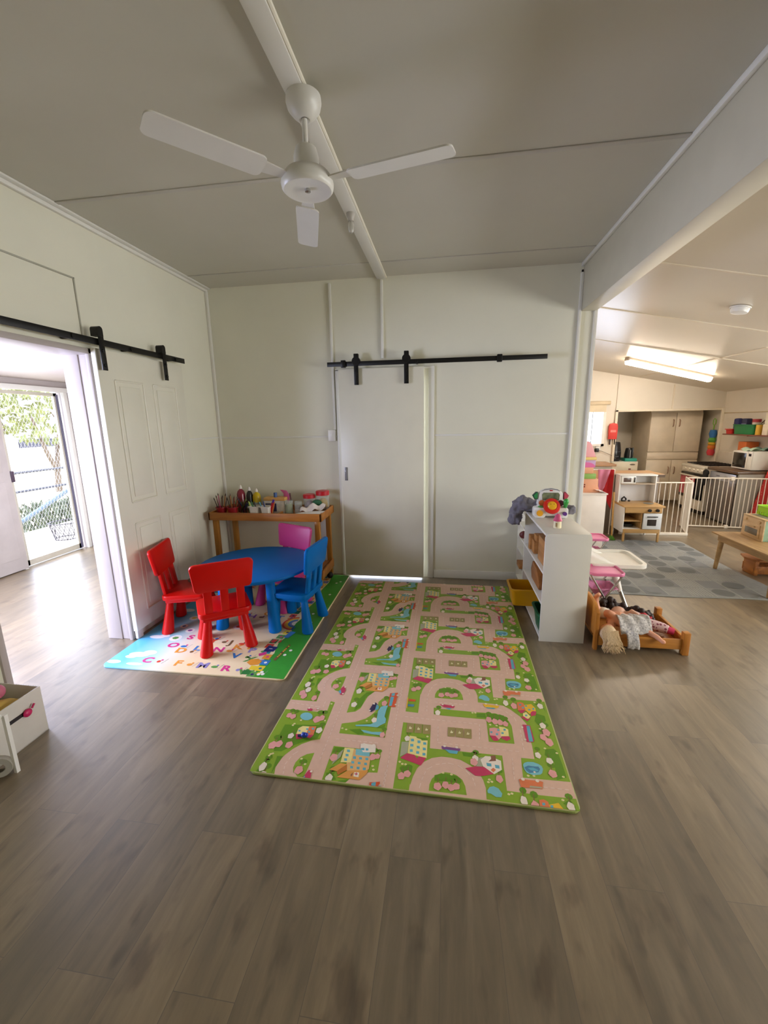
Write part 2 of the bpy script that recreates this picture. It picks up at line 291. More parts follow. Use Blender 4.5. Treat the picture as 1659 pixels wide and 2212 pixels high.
MAT_SHAPES = [
('G',[(-20,430),(239,433),(235,528),(261,522),(263,238),(227,226),(184,195),(152,158),(129,119),(114,78),(114,41),(126,-1),(127,2),(152,-37),(155,-107),(-4,-110)]),
('G',[(264,150),(264,80),(265,90),(261,14),(254,-2),(233,5),(207,34),(208,21),(195,52),(195,82),(207,114),(231,137)]),
('G',[(344,205),(579,205),(583,78),(543,74),(495,46),(462,23),(436,-22),(423,-86),(415,-131),(392,-160),(348,-175)]),
('G',[(343,362),(411,383),(459,415),(482,443),(500,476),(507,509),(505,558),(521,589),(554,610),(576,607),(581,520),(582,294),(348,292)]),
('G',[(661,415),(804,413),(808,255),(957,256),(1146,257),(1144,63),(1281,60),(1429,63),(1427,54),(1426,-475),(1222,-480),(1231,-367),(1291,-366),(1295,-286),(1293,-131),(1270,-80),(1228,-30),(1193,-3),(1139,6),(1056,8),(1056,19),(1057,64),(1049,103),(1032,142),(997,177),(954,203),(910,211),(865,211),(821,197),(784,168),(757,128),(742,79),(735,34),(732,41),(732,-124),(664,-121)]),
('G',[(816,16),(817,49),(827,81),(849,105),(876,123),(904,123),(933,114),(958,93),(970,61),(975,17)]),
('G',[(814,553),(849,547),(1044,546),(1145,550),(1184,529),(1206,499),(1216,462),(1213,340),(1091,337),(1091,497),(1042,495),(861,495),(816,499)]),
('D',[(49,314),(255,338),(255,305),(249,241),(213,226),(149,183),(103,136),(64,134),(50,230)]),
('D',[(95,106),(123,110),(111,22),(109,4)]),
('D',[(351,199),(401,202),(388,172),(349,162)]),
('D',[(355,45),(380,53),(409,15),(363,1)]),
('D',[(422,12),(465,24),(425,-41),(418,-114),(384,-156),(385,-63)]),
('D',[(416,360),(498,390),(514,384),(436,362)]),
('D',[(390,324),(448,337),(476,303),(445,295)]),
('D',[(526,352),(571,386),(570,348),(552,355)]),
('D',[(554,516),(578,524),(572,396),(555,443)]),
('D',[(837,100),(877,116),(939,108),(955,83),(949,72),(910,76),(838,69)]),
('D',[(717,318),(793,317),(797,296),(740,309)]),
('D',[(961,252),(1009,251),(1054,253),(999,227),(966,229)]),
('D',[(685,121),(736,136),(734,100),(692,90)]),
('D',[(1094,543),(1184,539),(1204,489),(1183,476),(1098,503)]),
('D',[(1043,535),(1088,542),(1092,507),(1042,505)]),
('D',[(1359,579),(1398,564),(1397,525),(1352,490),(1338,517)]),
('D',[(1353,324),(1392,333),(1406,315),(1410,236),(1410,168),(1365,148),(1377,250),(1342,287)]),
('D',[(1411,592),(1407,644),(1362,653),(1394,679)]),
('K',[(682,413),(719,413),(719,346),(684,344)]),
('K',[(724,413),(760,414),(762,347),(726,346)]),
('K',[(764,413),(804,413),(804,347),(767,345)]),
('K',[(892,411),(930,412),(927,347),(892,345)]),
('K',[(933,412),(970,411),(969,346),(932,346)]),
('K',[(975,411),(1010,412),(1009,345),(972,345)]),
('L',[(695,371),(698,389),(701,390),(702,380),(709,383),(708,371)]),
('L',[(737,370),(741,388),(744,389),(744,379),(751,382),(750,371)]),
('L',[(778,370),(782,389),(784,390),(785,380),(792,383),(791,372)]),
('L',[(904,370),(909,388),(912,389),(912,379),(919,382),(917,371)]),
('L',[(944,372),(950,390),(952,391),(952,381),(959,383),(956,372)]),
('L',[(985,370),(991,388),(994,390),(993,379),(1000,383),(998,372)]),
('A',[(669,277),(704,282),(703,209),(672,184)]),
('Y',[(704,323),(736,321),(741,313),(762,307),(766,299),(795,304),(796,190),(705,208)]),
('R',[(702,209),(739,203),(752,183),(759,198),(795,192),(772,144),(674,176)]),
('S',[(712,304),(727,305),(729,288),(714,286)]),
('S',[(745,297),(760,297),(761,280),(747,279)]),
('S',[(774,289),(788,289),(790,274),(775,272)]),
('S',[(712,269),(727,270),(729,254),(714,252)]),
('S',[(744,261),(758,261),(761,245),(747,244)]),
('S',[(774,254),(788,254),(790,239),(776,237)]),
('S',[(713,234),(727,236),(729,220),(715,218)]),
('S',[(745,227),(759,227),(760,212),(746,211)]),
('S',[(775,220),(789,221),(790,206),(776,204)]),
('V',[(863,276),(879,275),(940,272),(953,272),(950,257),(940,252),(873,256),(865,261)]),
('S',[(879,257),(942,256),(937,236),(901,236)]),
('R',[(846,582),(859,587),(908,582),(929,580),(922,562),(870,561)]),
('S',[(873,559),(911,559),(898,545)]),
('M',[(1081,620),(1169,613),(1161,596),(1150,591),(1095,592),(1087,602)]),
('S',[(1096,594),(1147,594),(1139,584),(1100,586)]),
('A',[(1015,217),(1055,234),(1060,185),(1025,166)]),
('W',[(1044,217),(1067,242),(1090,243),(1137,223),(1135,171),(1098,141),(1054,177)]),
('R',[(973,158),(1019,175),(1057,177),(1098,143),(1050,125),(1016,122)]),
('S',[(1069,202),(1091,201),(1091,183),(1071,183)]),
('S',[(1106,196),(1126,195),(1126,176),(1108,177)]),
('N',[(1092,249),(1115,252),(1114,219),(1079,211),(1093,228)]),
('O',[(1085,164),(1098,178),(1109,167),(1096,151)]),
('B',[(1062,51),(1073,70),(1090,77),(1110,68),(1123,44),(1117,26),(1096,24),(1076,38),(1064,39)]),
('B',[(1233,214),(1241,226),(1256,234),(1282,236),(1303,228),(1315,218),(1318,201),(1310,178),(1300,168),(1269,161),(1243,169),(1234,189)]),
('C',[(1237,200),(1255,212),(1282,211),(1300,213),(1305,199),(1294,180),(1254,170),(1242,183)]),
('S',[(1250,198),(1276,204),(1298,191),(1289,184),(1263,187)]),
('O',[(1202,128),(1215,132),(1295,132),(1304,129),(1293,92),(1206,89)]),
('A',[(1245,102),(1294,102),(1291,94),(1241,92)]),
('R',[(1272,482),(1309,481),(1312,381),(1306,363),(1274,361),(1273,442)]),
('S',[(1290,474),(1306,476),(1305,367),(1285,364)]),
('T',[(1101,431),(1126,439),(1149,434),(1158,381),(1141,357),(1127,380),(1099,381)]),
('Y',[(1151,450),(1178,447),(1195,435),(1193,387),(1153,382)]),
('R',[(1099,379),(1127,380),(1141,357),(1135,348),(1115,345)]),
('R',[(1156,381),(1193,387),(1200,371),(1179,353),(1154,367)]),
('S',[(1104,410),(1115,410),(1114,398),(1104,397)]),
('S',[(1140,430),(1151,430),(1150,418),(1139,417)]),
('S',[(1130,399),(1141,400),(1141,387),(1130,386)]),
('S',[(1172,437),(1183,437),(1182,424),(1171,423)]),
('S',[(1159,411),(1170,411),(1169,399),(1158,398)]),
('O',[(1269,657),(1289,663),(1304,653),(1308,593),(1265,591)]),
('M',[(1305,640),(1345,654),(1361,621),(1359,590),(1321,569),(1306,598)]),
('R',[(1265,591),(1306,600),(1292,575),(1278,568)]),
('R',[(1329,580),(1342,595),(1362,595),(1352,563),(1327,552)]),
('Y',[(1288,570),(1307,582),(1324,549),(1308,527),(1285,544)]),
('R',[(1273,540),(1287,547),(1304,527),(1323,538),(1301,509)]),
('S',[(1279,646),(1291,646),(1289,634),(1278,633)]),
('S',[(1291,622),(1302,622),(1300,610),(1289,609)]),
('S',[(1310,639),(1321,639),(1319,627),(1308,626)]),
('S',[(1321,610),(1333,610),(1332,598),(1320,597)]),
('S',[(1345,620),(1356,621),(1354,608),(1343,607)]),
('S',[(1298,561),(1309,561),(1307,549),(1296,548)]),
('B',[(174,393),(176,379),(170,368),(159,360),(144,358),(129,362),(116,371),(107,383),(106,397),(112,408),(123,416),(138,418),(154,414),(166,404)]),
('Y',[(133,255),(130,296),(147,315),(182,316),(185,254),(171,233),(154,258)]),
('O',[(182,316),(218,322),(222,258),(183,260)]),
('R',[(130,255),(156,258),(174,230),(146,221)]),
('R',[(183,258),(223,261),(212,235),(193,241)]),
('S',[(134,285),(145,285),(149,274),(138,273)]),
('S',[(157,274),(168,274),(172,264),(161,262)]),
('S',[(170,302),(181,302),(185,291),(174,290)]),
('S',[(186,284),(197,285),(201,273),(190,272)]),
('S',[(198,309),(210,309),(214,297),(202,297)]),
('A',[(373,141),(389,178),(398,188),(395,141),(366,91),(366,102)]),
('P',[(446,201),(536,161),(541,90),(503,59),(435,71),(432,115),(450,119)]),
('Y',[(400,200),(446,201),(451,117),(403,110)]),
('B',[(456,200),(525,202),(530,162),(462,164)]),
('Q',[(362,63),(405,106),(436,104),(399,59)]),
('Q',[(407,27),(447,70),(540,83),(536,65),(511,27)]),
('X',[(399,59),(436,104),(444,72),(410,39)]),
('S',[(453,154),(467,155),(470,140),(456,139)]),
('S',[(482,153),(496,154),(499,140),(485,139)]),
('S',[(512,153),(526,155),(529,140),(515,139)]),
('S',[(451,125),(465,126),(468,112),(455,111)]),
('S',[(482,124),(495,125),(498,112),(485,111)]),
('S',[(512,123),(525,125),(529,111),(516,110)]),
('S',[(453,96),(466,97),(469,84),(456,83)]),
('S',[(483,96),(497,97),(499,83),(486,82)]),
('S',[(512,95),(526,97),(528,83),(515,81)]),
('S',[(414,190),(428,191),(433,176),(419,175)]),
('S',[(414,163),(428,164),(432,150),(418,149)]),
('S',[(414,136),(428,137),(431,123),(418,122)]),
('W',[(480,65),(502,66),(504,40),(480,42)]),
('R',[(487,64),(491,64),(493,49),(489,49)]),
('R',[(482,58),(497,59),(497,54),(482,54)]),
('N',[(466,48),(474,63),(475,52),(471,38)]),
('W',[(472,235),(489,240),(548,235),(553,191),(494,185),(476,209)]),
('S',[(478,209),(495,211),(499,197),(485,196)]),
('S',[(502,210),(515,211),(518,198),(505,196)]),
('Z',[(559,643),(601,652),(603,525),(562,528)]),
('S',[(566,644),(586,648),(583,534),(567,531)]),
('B',[(562,533),(541,528),(525,517),(515,479),(521,399),(495,376),(416,360),(421,351),(478,358),(532,358),(549,378),(569,395),(568,425),(557,443),(558,490)]),
('B',[(452,328),(477,329),(511,322),(561,329),(555,305),(508,307),(474,312)]),
('V2',[(464,477),(477,538),(490,550),(503,536),(500,497),(480,468)]),
('S',[(497,486),(498,535),(514,521),(514,495)]),
('R',[(256,620),(272,669),(285,670),(294,628),(288,590),(272,592)]),
('S',[(254,620),(265,637),(276,608),(270,598)]),
('R',[(125,446),(134,455),(155,449),(156,434),(135,431)]),
('T',[(156,455),(182,454),(174,437)]),
('Z',[(561,-10),(563,23),(583,22),(602,31),(606,-10)]),
('S',[(567,19),(586,24),(587,1),(569,-4)]),
('M',[(667,619),(670,526),(664,528),(662,619)]),
('Z',[(670,607),(710,605),(709,588),(671,586)]),
('C',[(670,561),(707,563),(703,542),(671,543)]),
('w',[(878,277),7]),
('w',[(936,277),7]),
('w',[(861,583),6]),
('w',[(916,581),6]),
('w',[(1098,621),6]),
('w',[(1156,621),6]),
('w',[(1220,131),8]),
('w',[(1280,131),8]),
('w',[(1268,461),6]),
('w',[(1269,375),6]),
('w',[(489,234),8]),
('w',[(537,234),8]),
('w',[(605,632),6]),
('w',[(603,547),6]),
('w',[(483,537),6]),
('w',[(470,479),6]),
('w',[(285,663),6]),
('w',[(287,601),6]),
('w',[(134,453),6]),
('w',[(184,454),6]),
('w',[(605,6),8]),
('w',[(1277,178),5]),
]
MAT_TREES = [('T',45,383,14,19),('T',70,376,15,20),('T',204,372,19,26),('T',227,386,15,22),('T',45,167,20,25),('T',73,179,17,23),('T',125,180,18,22),('T',226,41,19,23),('T',364,134,18,22),('T',545,162,15,20),('T',567,169,12,16),('T',539,549,15,23),('T',567,309,13,19),('T',852,42,17,20),('T',886,54,15,19),('T',910,44,15,18),('T',932,53,15,18),('T',691,74,16,20),('T',716,89,16,19),('T',1013,198,17,22),('T',1119,119,15,21),('T',1104,494,15,22),('T',1134,484,15,22),('T',1160,481,14,22),('T',1186,474,14,20),('T',1381,439,18,26),('T',1359,403,16,22),('T',1381,373,18,27),('T',1355,180,18,22),('T',1249,624,16,26),('W',111,239,15,19),('W',241,296,16,21),('W',55,36,15,17),('W',375,15,14,16),('W',507,409,14,20),('W',694,302,13,18),('W',837,512,14,21),('W',1373,486,15,22),('W',1311,280,13,19),('W',1357,253,15,19),('W',1207,643,14,24),('W',1390,641,15,23),('W',1021,222,14,18),('T',49,-45,17,26),('T',68,-72,17,25),('T',133,-81,15,24),('W',74,-12,16,25),('W',55,36,16,26),('W',375,15,16,25),('W',373,-106,16,22)]
MAT_FLOWERS = [(93,314),(97,326),(60,113),(68,118),(56,103),(216,106),(243,78),(249,371),(122,356),(246,506),(355,328),(377,322),(469,399),(555,111),(562,91),(675,153),(688,142),(703,142),(874,118),(911,114),(792,330),(1022,538),(1037,540),(1070,96),(1085,100),(1075,110),(1150,46),(1163,51),(1108,458),(1140,456),(1352,330),(1355,463),(1401,307),(1397,170),(1246,155),(1271,158),(1366,49)]
MAT_LINES = [[(618,709),(624,-4)],[(308,532),(303,104)],[(342,251),(566,253)],[(21,486),(161,475),(207,473),(205,534)],[(775,23),(782,67),(801,127),(840,160),(896,177),(939,169),(976,144),(1003,110),(1016,58)],[(665,458),(862,456),(1054,455),(1047,335)],[(843,409),(844,297),(1092,293),(1239,292)],[(1255,439),(1251,293)],[(1190,249),(1183,115)],[(1300,103),(1415,103)],[(1068,591),(1150,592),(1198,573),(1237,532),(1249,485)],[(164,11),(151,64),(165,124),(194,161)],[(815,600),(1007,599)],[(774,628),(778,503)]]
# ------------------------------------------------------------------ room shell
FLOOR = floor_mat()
H = 2.827
st(MB().box(-4.78,-3,-.12,4.75,9.05,0).build('floor', FLOOR, base=False))
w = MB(); w.box(-2.48,4.06,0,-.985,4.16,H+.05); w.box(-.235,4.06,0,1.246,4.16,H+.05); w.box(-.985,4.06,2.02,-.235,4.16,H+.05)
st(w.build('wall_back', WALL))
w = MB(); w.box(-2.48,-3,0,-2.30,1.68,H+.05); w.box(-2.48,2.57,0,-2.30,4.06,H+.05); w.box(-2.48,1.68,2.03,-2.30,2.57,H+.05)
st(w.build('wall_left', WALL))
w = MB(); w.box(-2.48,-3.1,0,4.75,-3.0,H+.05)
st(w.build('wall_front', WALL))
st(MB().box(-2.48,-3.1,H,1.246,4.16,H+.06).build('ceiling', CEIL))
# cover battens and trims
def trim(n, *boxes, m=TRIM, b=.004):
    w = MB()
    for q in boxes: w.box(*q, b=b)
    return st(w.build('trim_%d' % n, m))
trim(1, (1.117,-3,2.448,1.246,4.06,H), m=mat('beam_paint_dimmed','c6c1ae',.45,var=.03))                                    # beam over the opening, shade put into its colour
trim(2, (-.640,-3,H-.022,-.560,4.06,H))                                   # long ceiling batten
st(MB().tube([(-.556,-3,H-.010),(-.556,4.05,H-.010)], .009, 8).build('trim_3', mat('conduit_paint','e6e2d2',.3)))
trim(4, (-2.30,2.425,H-.006,-.640,2.455,H), (-.56,2.425,H-.006,1.117,2.455,H), (-2.3,3.70,H-.004,-.64,3.72,H), (-.56,3.70,H-.004,1.117,3.72,H), m=mat('batten_paint','bdbab2',.5))
trim(5, (-2.30,-3,H-.035,-2.278,4.06,H-.012), (-2.30,-3,H-.012,-2.25,4.06,H), b=.003)   # cornice left
trim(6, (1.095,-3,H-.03,1.117,4.06,H))
trim(7, (-2.30,4.03,0,-2.275,4.06,H-.03))                                 # corner strip left
trim(8, (1.093,4.035,0,1.117,4.06,2.75), (1.222,4.04,0,1.25,4.165,2.448)) # corner strip right, end of the wall
trim(9, (-2.275,4.052,1.416,-1.06,4.06,1.432), (-.12,4.052,1.416,1.093,4.06,1.432), (-2.30,3.37,1.424,-2.292,4.04,1.438), b=.002)  # sheet joints
trim(10, (-2.300,1.2,2.452,-2.294,2.53,2.462), (-2.300,2.520,2.10,-2.294,2.53,2.462), m=mat('seam_paint','a9a798',.6), b=.001)
st(MB().box(1.1,4.045,2.51,1.112,4.0605,2.77).build('trim_11', mat('dark_gap','1d1a17',.9)))
st(MB().box(-.115,4.045,0,1.093,4.06,.085,b=.005).build('baseboard_back', TRIM))
st(MB().box(-2.3,2.60,0,-2.288,4.045,.085,b=.004).build('baseboard_left', TRIM))
# door casings
trim(12, (-1.055,4.035,0,-1.02,4.06,2.045), (-.175,4.04,0,-.12,4.06,2.045), (-1.055,4.035,2.03,-.12,4.06,2.05), b=.004)
trim(13, (-2.495,2.545,0,-2.378,2.572,2.045), (-2.378,2.552,0,-2.29,2.572,2.045), (-2.31,2.535,0,-2.284,2.60,2.05), (-2.495,1.66,0,-2.284,1.695,2.045), (-2.495,1.68,2.015,-2.284,2.57,2.05), b=.004, m=mat('jamb_paint_dimmed','b4aba6',.4,var=.02))  # jamb colour darkened so the strong doorway light doesn't burn it out
# ---- sunroom beyond the left doorway
st(MB().box(-4.78,-3,2.10,-2.48,4.9,2.16).build('ceiling', mat('sunroom_ceiling_dimmed','beb4aa',.5,var=.02), base=True))  # ceiling colour lowered to offset the strong sunroom light
w = MB(); w.box(-4.78,-3,0,-4.70,-2.4,2.12); w.box(-4.78,-2.4,0,-4.70,3.15,.82); w.box(-4.78,-2.4,1.88,-4.70,3.15,2.12); w.box(-4.78,3.15,0,-4.70,3.86,2.12); w.box(-4.78,3.86,1.985,-4.70,4.70,2.12); w.box(-4.78,4.70,0,-4.70,4.9,2.12)
SRW = mat('sunroom_wall_dimmed','b3aaa6',.45,var=.02)  # wall colour darkened against overexposure, not a darker paint
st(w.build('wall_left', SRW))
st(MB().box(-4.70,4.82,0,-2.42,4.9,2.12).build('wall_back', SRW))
st(MB().box(-4.78,-3.1,0,-2.48,-3.0,2.12).build('wall_front', WALL))
trim(14, (-4.70,3.80,1.975,-4.66,4.80,2.03), (-4.70,4.69,0,-4.655,4.74,1.98), (-4.70,3.83,0,-4.66,3.87,1.975))
st(MB().box(-4.62,4.795,.0,-4.40,4.82,.06,b=.004).build('baseboard_sunroom', mat('dark_skirting','2a2726',.5)))
# ---- kitchen lean-to on the right
def kz(x): return 2.60-.194*(x-1.25)
w = MB(); w.prism([(1.246,kz(1.246)),(4.75,kz(4.75)),(4.75,kz(4.75)+.08),(1.246,kz(1.246)+.25)], -3, 8.1, axis='y')
KCEIL = mat('kitchen_ceiling_paint','d3c9b6',.28,var=.02,scale=2)
st(w.build('ceiling', KCEIL, smooth=0))
w = MB()
for y in (3.33,4.48,5.74):
    w.prism([(1.25,kz(1.25)),(4.6,kz(4.6)),(4.6,kz(4.6)-.006),(1.25,kz(1.25)-.006)], y, y+.022, axis='y')
w.prism([(3.18,kz(3.18)),(3.20,kz(3.2)),(3.20,kz(3.2)-.006),(3.18,kz(3.18)-.006)], 5.0,7.9, axis='y')
st(w.build('trim_15', mat('kitchen_batten','d8ccb6',.4), smooth=0))
st(MB().box(1.150,4.16,0,1.246,8.1,2.62).build('wall_kitchen_left', KWALL))
w = MB(); w.box(4.60,-3,0,4.70,.1,2.0)
for a_,b_ in ((.1,2.5),(3.7,5.3)): w.box(4.60,a_,0,4.70,b_,.82); w.box(4.60,a_,1.86,4.70,b_,2.0)  # openings for the added side windows
w.box(4.60,2.5,0,4.70,3.7,2.0); w.box(4.60,5.3,0,4.70,9.05,2.0)
st(w.build('wall_right', KWALL))
w = MB(); w.box(1.246,8.0,0,2.90,8.08,1.10); w.box(1.246,8.0,1.10,1.75,8.08,1.77); w.box(2.735,8.0,1.10,2.90,8.08,1.77)
w.prism([(1.246,1.77),(2.90,1.77),(2.90,kz(2.90)),(1.246,kz(1.246))], 8.0,8.08, axis='y')
w.prism([(2.90,1.665),(4.60,1.665),(4.60,kz(4.6)),(2.90,kz(2.90))], 7.985,8.08, axis='y')
w.box(2.84,8.08,0,2.90,9.0,1.72)
st(w.build('wall_kitchen_back', KWALL, smooth=0))
w = MB(); w.box(2.84,8.95,0,4.62,9.05,1.75); w.box(2.84,8.08,1.70,4.62,9.05,1.76)
st(w.build('wall_alcove', mat('alcove_paint','cfc7b8',.5,var=.04)))
trim(16, (2.895,7.965,.80,2.935,7.99,1.70), (2.895,7.965,1.655,4.58,7.99,1.69), (4.555,7.96,.8,4.60,7.99,1.69), (3.78,7.97,1.69,3.80,7.987,2.09), m=mat('kitchen_trim_paint','eee4d0',.4))
trim(17, (4.592,5.6,1.60,4.60,7.98,1.612), m=mat('kitchen_seam','cbb892',.5), b=.001)
# kitchen window with blind
f = MB(); f.box(2.70,7.975,1.07,2.745,8.05,1.80); f.box(1.75,7.975,1.07,2.745,8.05,1.11); f.box(1.75,7.975,1.75,2.745,8.05,1.80)
wn = st(f.build('window_1', mat('window_frame_white','f1ede6',.35)))
wn_loc = wn.location.copy()
def part_at(mb, name, m, parent, **k):
    o = mb.build(name, m, parent, **k); o.location = -parent.location; return o
part_at(MB().box(1.76,8.03,1.11,2.70,8.036,1.75), 'pane', mat('clear_glass','f4f8fa',.02,trans=1.0,var=0), wn)
st(MB().box(2.0,7.955,1.78,2.80,7.995,1.845,b=.012).build('trim_18', mat('blind_cassette','d9c8a8',.5)))
bl = MB(); bl.grid(lambda u,v:(1.76+.98*u,7.972+.003*math.sin(u*9),1.66+.13*v),10,2); tag(bl.build('roller_blind', mat('blind_fabric','e7d9bd',.8)), 'beige roller blind wound up at the top of the kitchen window','blind')
# glazing of the sunroom window and the added side windows (outside the frame)
st(MB().box(-4.745,-2.4,.82,-4.735,3.15,1.88).build('window_2', mat('clear_glass','f4f8fa'))); st(MB().box(4.645,.1,.82,4.655,2.5,1.86).build('added_window_3', mat('clear_glass','f4f8fa'))); st(MB().box(4.645,3.7,.82,4.655,5.3,1.86).build('added_window_4', mat('clear_glass','f4f8fa')));

# ------------------------------------------------------------------ exterior beyond the sunroom door
st(MB().box(-40,-14,-.75,-4.79,30,-.55).build('ground', mat('dry_grass','b9b08c',.9,var=.15,scale=1.5)))
st(MB().box(-6.6,-3,-.14,-4.79,6.5,-.06).build('verandah_deck', mat('deck_boards','a89f92',.7,var=.12,stretch=(8,.6,1))))
rl = thing('verandah_railing','grey metal railing along the sunlit verandah edge outside the screen door','railing',(-6.5,4.6,-.06))
RM = mat('railing_grey','2f3038',.5)
MB().tube([(0,-4,.95),(0,2.4,.95)],.02).build('top_rail',RM,rl); MB().tube([(0,-4,.66),(0,2.4,.66)],.02).build('mid_rail',RM,rl)
for y in (-3.9,-.95,2.3): MB().box(-.02,y-.02,0,.02,y+.02,.95).build('post',RM,rl)
MB().tube([(-.25,-.1,-.3),(-.05,1.9,.6)],.035).build('stair_rail',mat('rail_blue','4d5d68',.5),rl)
def tree(x,y,h,sp,lab):
    t = thing('tree',lab,'tree',(x,y,-.55))
    b = MB(); b.tube([(0,0,0),(.05,.02,h*.2),(-.05,.25,h*.42),(-.15,.6,h*.7)],[.10,.08,.06,.03]); b.tube([(.05,.02,h*.2),(.1,-.3,h*.42),(.1,-.6,h*.75)],[.08,.06,.03])
    b.tube([(-.05,.25,h*.42),(.1,.5,h*.6),(.0,.2,h*.8)],[.05,.03,.02]); b.build('trunk',mat('bark','5d5042',.9,var=.2),t)
    c = MB(); rnd = random.Random(int(x*10+y))
    for i in range(420):
        a,e = rnd.uniform(0,6.28), rnd.uniform(-1,1); rr = sp*rnd.uniform(.35,1)
        p = Vector((rr*math.cos(a)*math.sqrt(1-e*e), rr*math.sin(a)*math.sqrt(1-e*e)*1.2, h*.78+.55*sp*e)); q = Vector((rnd.gauss(0,1),rnd.gauss(0,1),rnd.gauss(0,1))).normalized(); s_ = q.orthogonal().normalized()
        k = rnd.uniform(.06,.13); c.poly([p-q*k*1.6,p+s_*k*.6,p+q*k*1.6,p-s_*k*.6],0)
    c.build('foliage',mat('leaves_pale','6e7340',.7,var=.3),t,smooth=0,normals=False)
tree(-13.0,12.3,3.3,1.7,'pale green tree with a forked trunk, right of the pair seen through the screen door')
tree(-14.5,11.6,3.6,1.7,'thin branching tree at the left edge of the view through the screen door')
hs = thing('shed','long white roofed shed with dark openings far behind the trees outside','shed',(-24,21,-.55))
MB().box(-2,-9,0,2,9,2.0).build('wall',mat('shed_wall','c9c9cc',.8),hs); MB().prism([(-2.6,2.0),(2.6,2.0),(0,2.9)],-9.6,9.6,axis='y').build('roof',mat('shed_roof','e6e6e8',.5),hs,smooth=0)
for y in (-8,-5,-2,1,4,7): MB().box(1.98,y,1.12,2.05,y+2.3,1.55).build('opening',mat('shed_opening','3a3a48',.6),hs)
def shrub(x,y,r,lab):
    c = MB(); rnd = random.Random(int(x*7+y*3))
    for i in range(260):
        a = rnd.uniform(0,6.28); rr = r*rnd.uniform(.1,1); z = rnd.uniform(.02,1.3*r)
        p = Vector((x+rr*math.cos(a),y+rr*math.sin(a),-.55+z)); q = Vector((rnd.gauss(0,.6),rnd.gauss(0,.6),1)).normalized(); s_ = q.orthogonal().normalized()
        c.poly([p-q*.09,p+s_*.025,p+q*.11,p-s_*.025],0)
    tag(c.build('shrub',mat('shrub_green','4a5240',.8,var=.3),smooth=0,normals=False),lab,'shrub')
shrub(-8.3,7.2,.45,'grey green shrub behind the railing, the left of two through the screen door')
shrub(-8.4,8.1,.42,'grey green shrub behind the railing, the right of two through the screen door')
pt = thing('wire_basket','round dark wire basket on the verandah seen through the foot of the screen door','basket',(-5.55,5.25,-.06))
WM = mat('wire_dark','241f26',.5)
for z,r in ((.02,.15),(.26,.2)): MB().tube([(r*math.cos(t*.349),r*math.sin(t*.349),z) for t in range(18)],.008,6,closed=True).build('hoop',WM,pt)
b = MB()
for t in range(16): a=t*.3927; b.tube([(.15*math.cos(a),.15*math.sin(a),.02),(.2*math.cos(a+.5),.2*math.sin(a+.5),.26)],.004,5); b.tube([(.15*math.cos(a),.15*math.sin(a),.02),(.2*math.cos(a-.5),.2*math.sin(a-.5),.26)],.004,5)
b.build('mesh_side',WM,pt)

# security screen door and the solid leaf beside it
sd = thing('screen_door','aluminium framed security screen door with diamond mesh and a dark lock','door',(-4.74,3.9,0))
SF = mat('screen_frame','c9c4b4',.4,metal=.2)
b = MB(); b.box(-.015,0,.01,.015,.045,1.965); b.box(-.015,.715,.01,.015,.76,1.965); b.box(-.015,0,.01,.015,.76,.075); b.box(-.015,0,1.93,.015,.76,1.968); b.build('frame',SF,sd)
b = MB(); n=16
for i in range(-46,18):
    y0=.05+i*.042
    for sgn in (1,-1):
        pa=[(y0,.075),(y0+1.855/2.2,1.93)] if sgn>0 else [(y0+1.855/2.2,.075),(y0,1.93)]
        # keep the strand inside the frame
        (ya,za),(yb,zb)=pa
        t0=max(0,min(1,((.045-ya)/(yb-ya) if yb!=ya else 0))); t1=max(0,min(1,((.715-ya)/(yb-ya))))
        lo,hi=min(t0,t1),max(t0,t1)
        if hi-lo>.01: b.tube([(0,ya+(yb-ya)*lo,za+(zb-za)*lo),(0,ya+(yb-ya)*hi,za+(zb-za)*hi)],.0010,4)
b.build('diamond_mesh',mat('mesh_pale','e6e4ea',.4),sd)
MB().box(.012,.0,.98,.05,.04,1.10,b=.006).build('lock',mat('lock_dark','4c3a4c',.4),sd)
MB().box(-.012,.74,.02,.03,.762,1.95).build('seal_strip',mat('seal_dark','5d5a6e',.6),sd)
lf = thing('door_leaf','plain white door leaf closed at the left of the screen door','door',(-4.69,3.15,0))
MB().box(0,.0,.012,.035,.715,1.96,b=.004).build('slab',mat('leaf_white_dimmed','bcb4b0',.4),lf); MB().box(.035,.06,1.10,.042,.64,1.80,b=.002).build('upper_panel',mat('leaf_white_dimmed','e3ddd9'),lf); MB().box(.035,.06,.15,.042,.64,1.0,b=.002).build('lower_panel',mat('leaf_white_dimmed','e3ddd9'),lf)  # door white darkened in its colour to hold back the glare

# ------------------------------------------------------------------ the two sliding barn doors
def rail(name_lab, p0, p1, axis, knobs, loc):
    t = thing('door_rail', name_lab, 'door rail', loc)
    L_ = p1-p0
    if axis=='y': MB().box(-.004,p0,-.02,.004,p1,.02,b=.002).build('track',BLACK,t)
    else: MB().box(p0,-.004,-.02,p1,.004,.02,b=.002).build('track',BLACK,t)
    for k in knobs:
        if axis=='y': MB().cyl((-.075,k,0),(.012,k,0),.014,n=12).build('standoff',BLACK,t); 
        else: MB().cyl((k,.10,0),(k,-.012,0),.014,n=12).build('standoff',BLACK,t)
    for k in (p0,p1):
        pass
    return t
rail('long black steel sliding door rail on the left wall above the doorway',-1.9,0,'y',(-1.7,-1.1,-.62,-.12),(-2.215,3.46,2.087))
rr_ = rail('black steel sliding door rail above the flush white door on the back wall',-1.105,.845,'x',(-.95,-.28,.445),(0,3.955,2.081))
for k in (-.95,.445): MB().box(k-.022,-.02,-.032,k+.022,.012,.032,b=.005).build('stop',BLACK,rr_)
t = thing('sliding_door','white six panel sliding door standing open along the left wall','door',(-2.267,2.535,0))
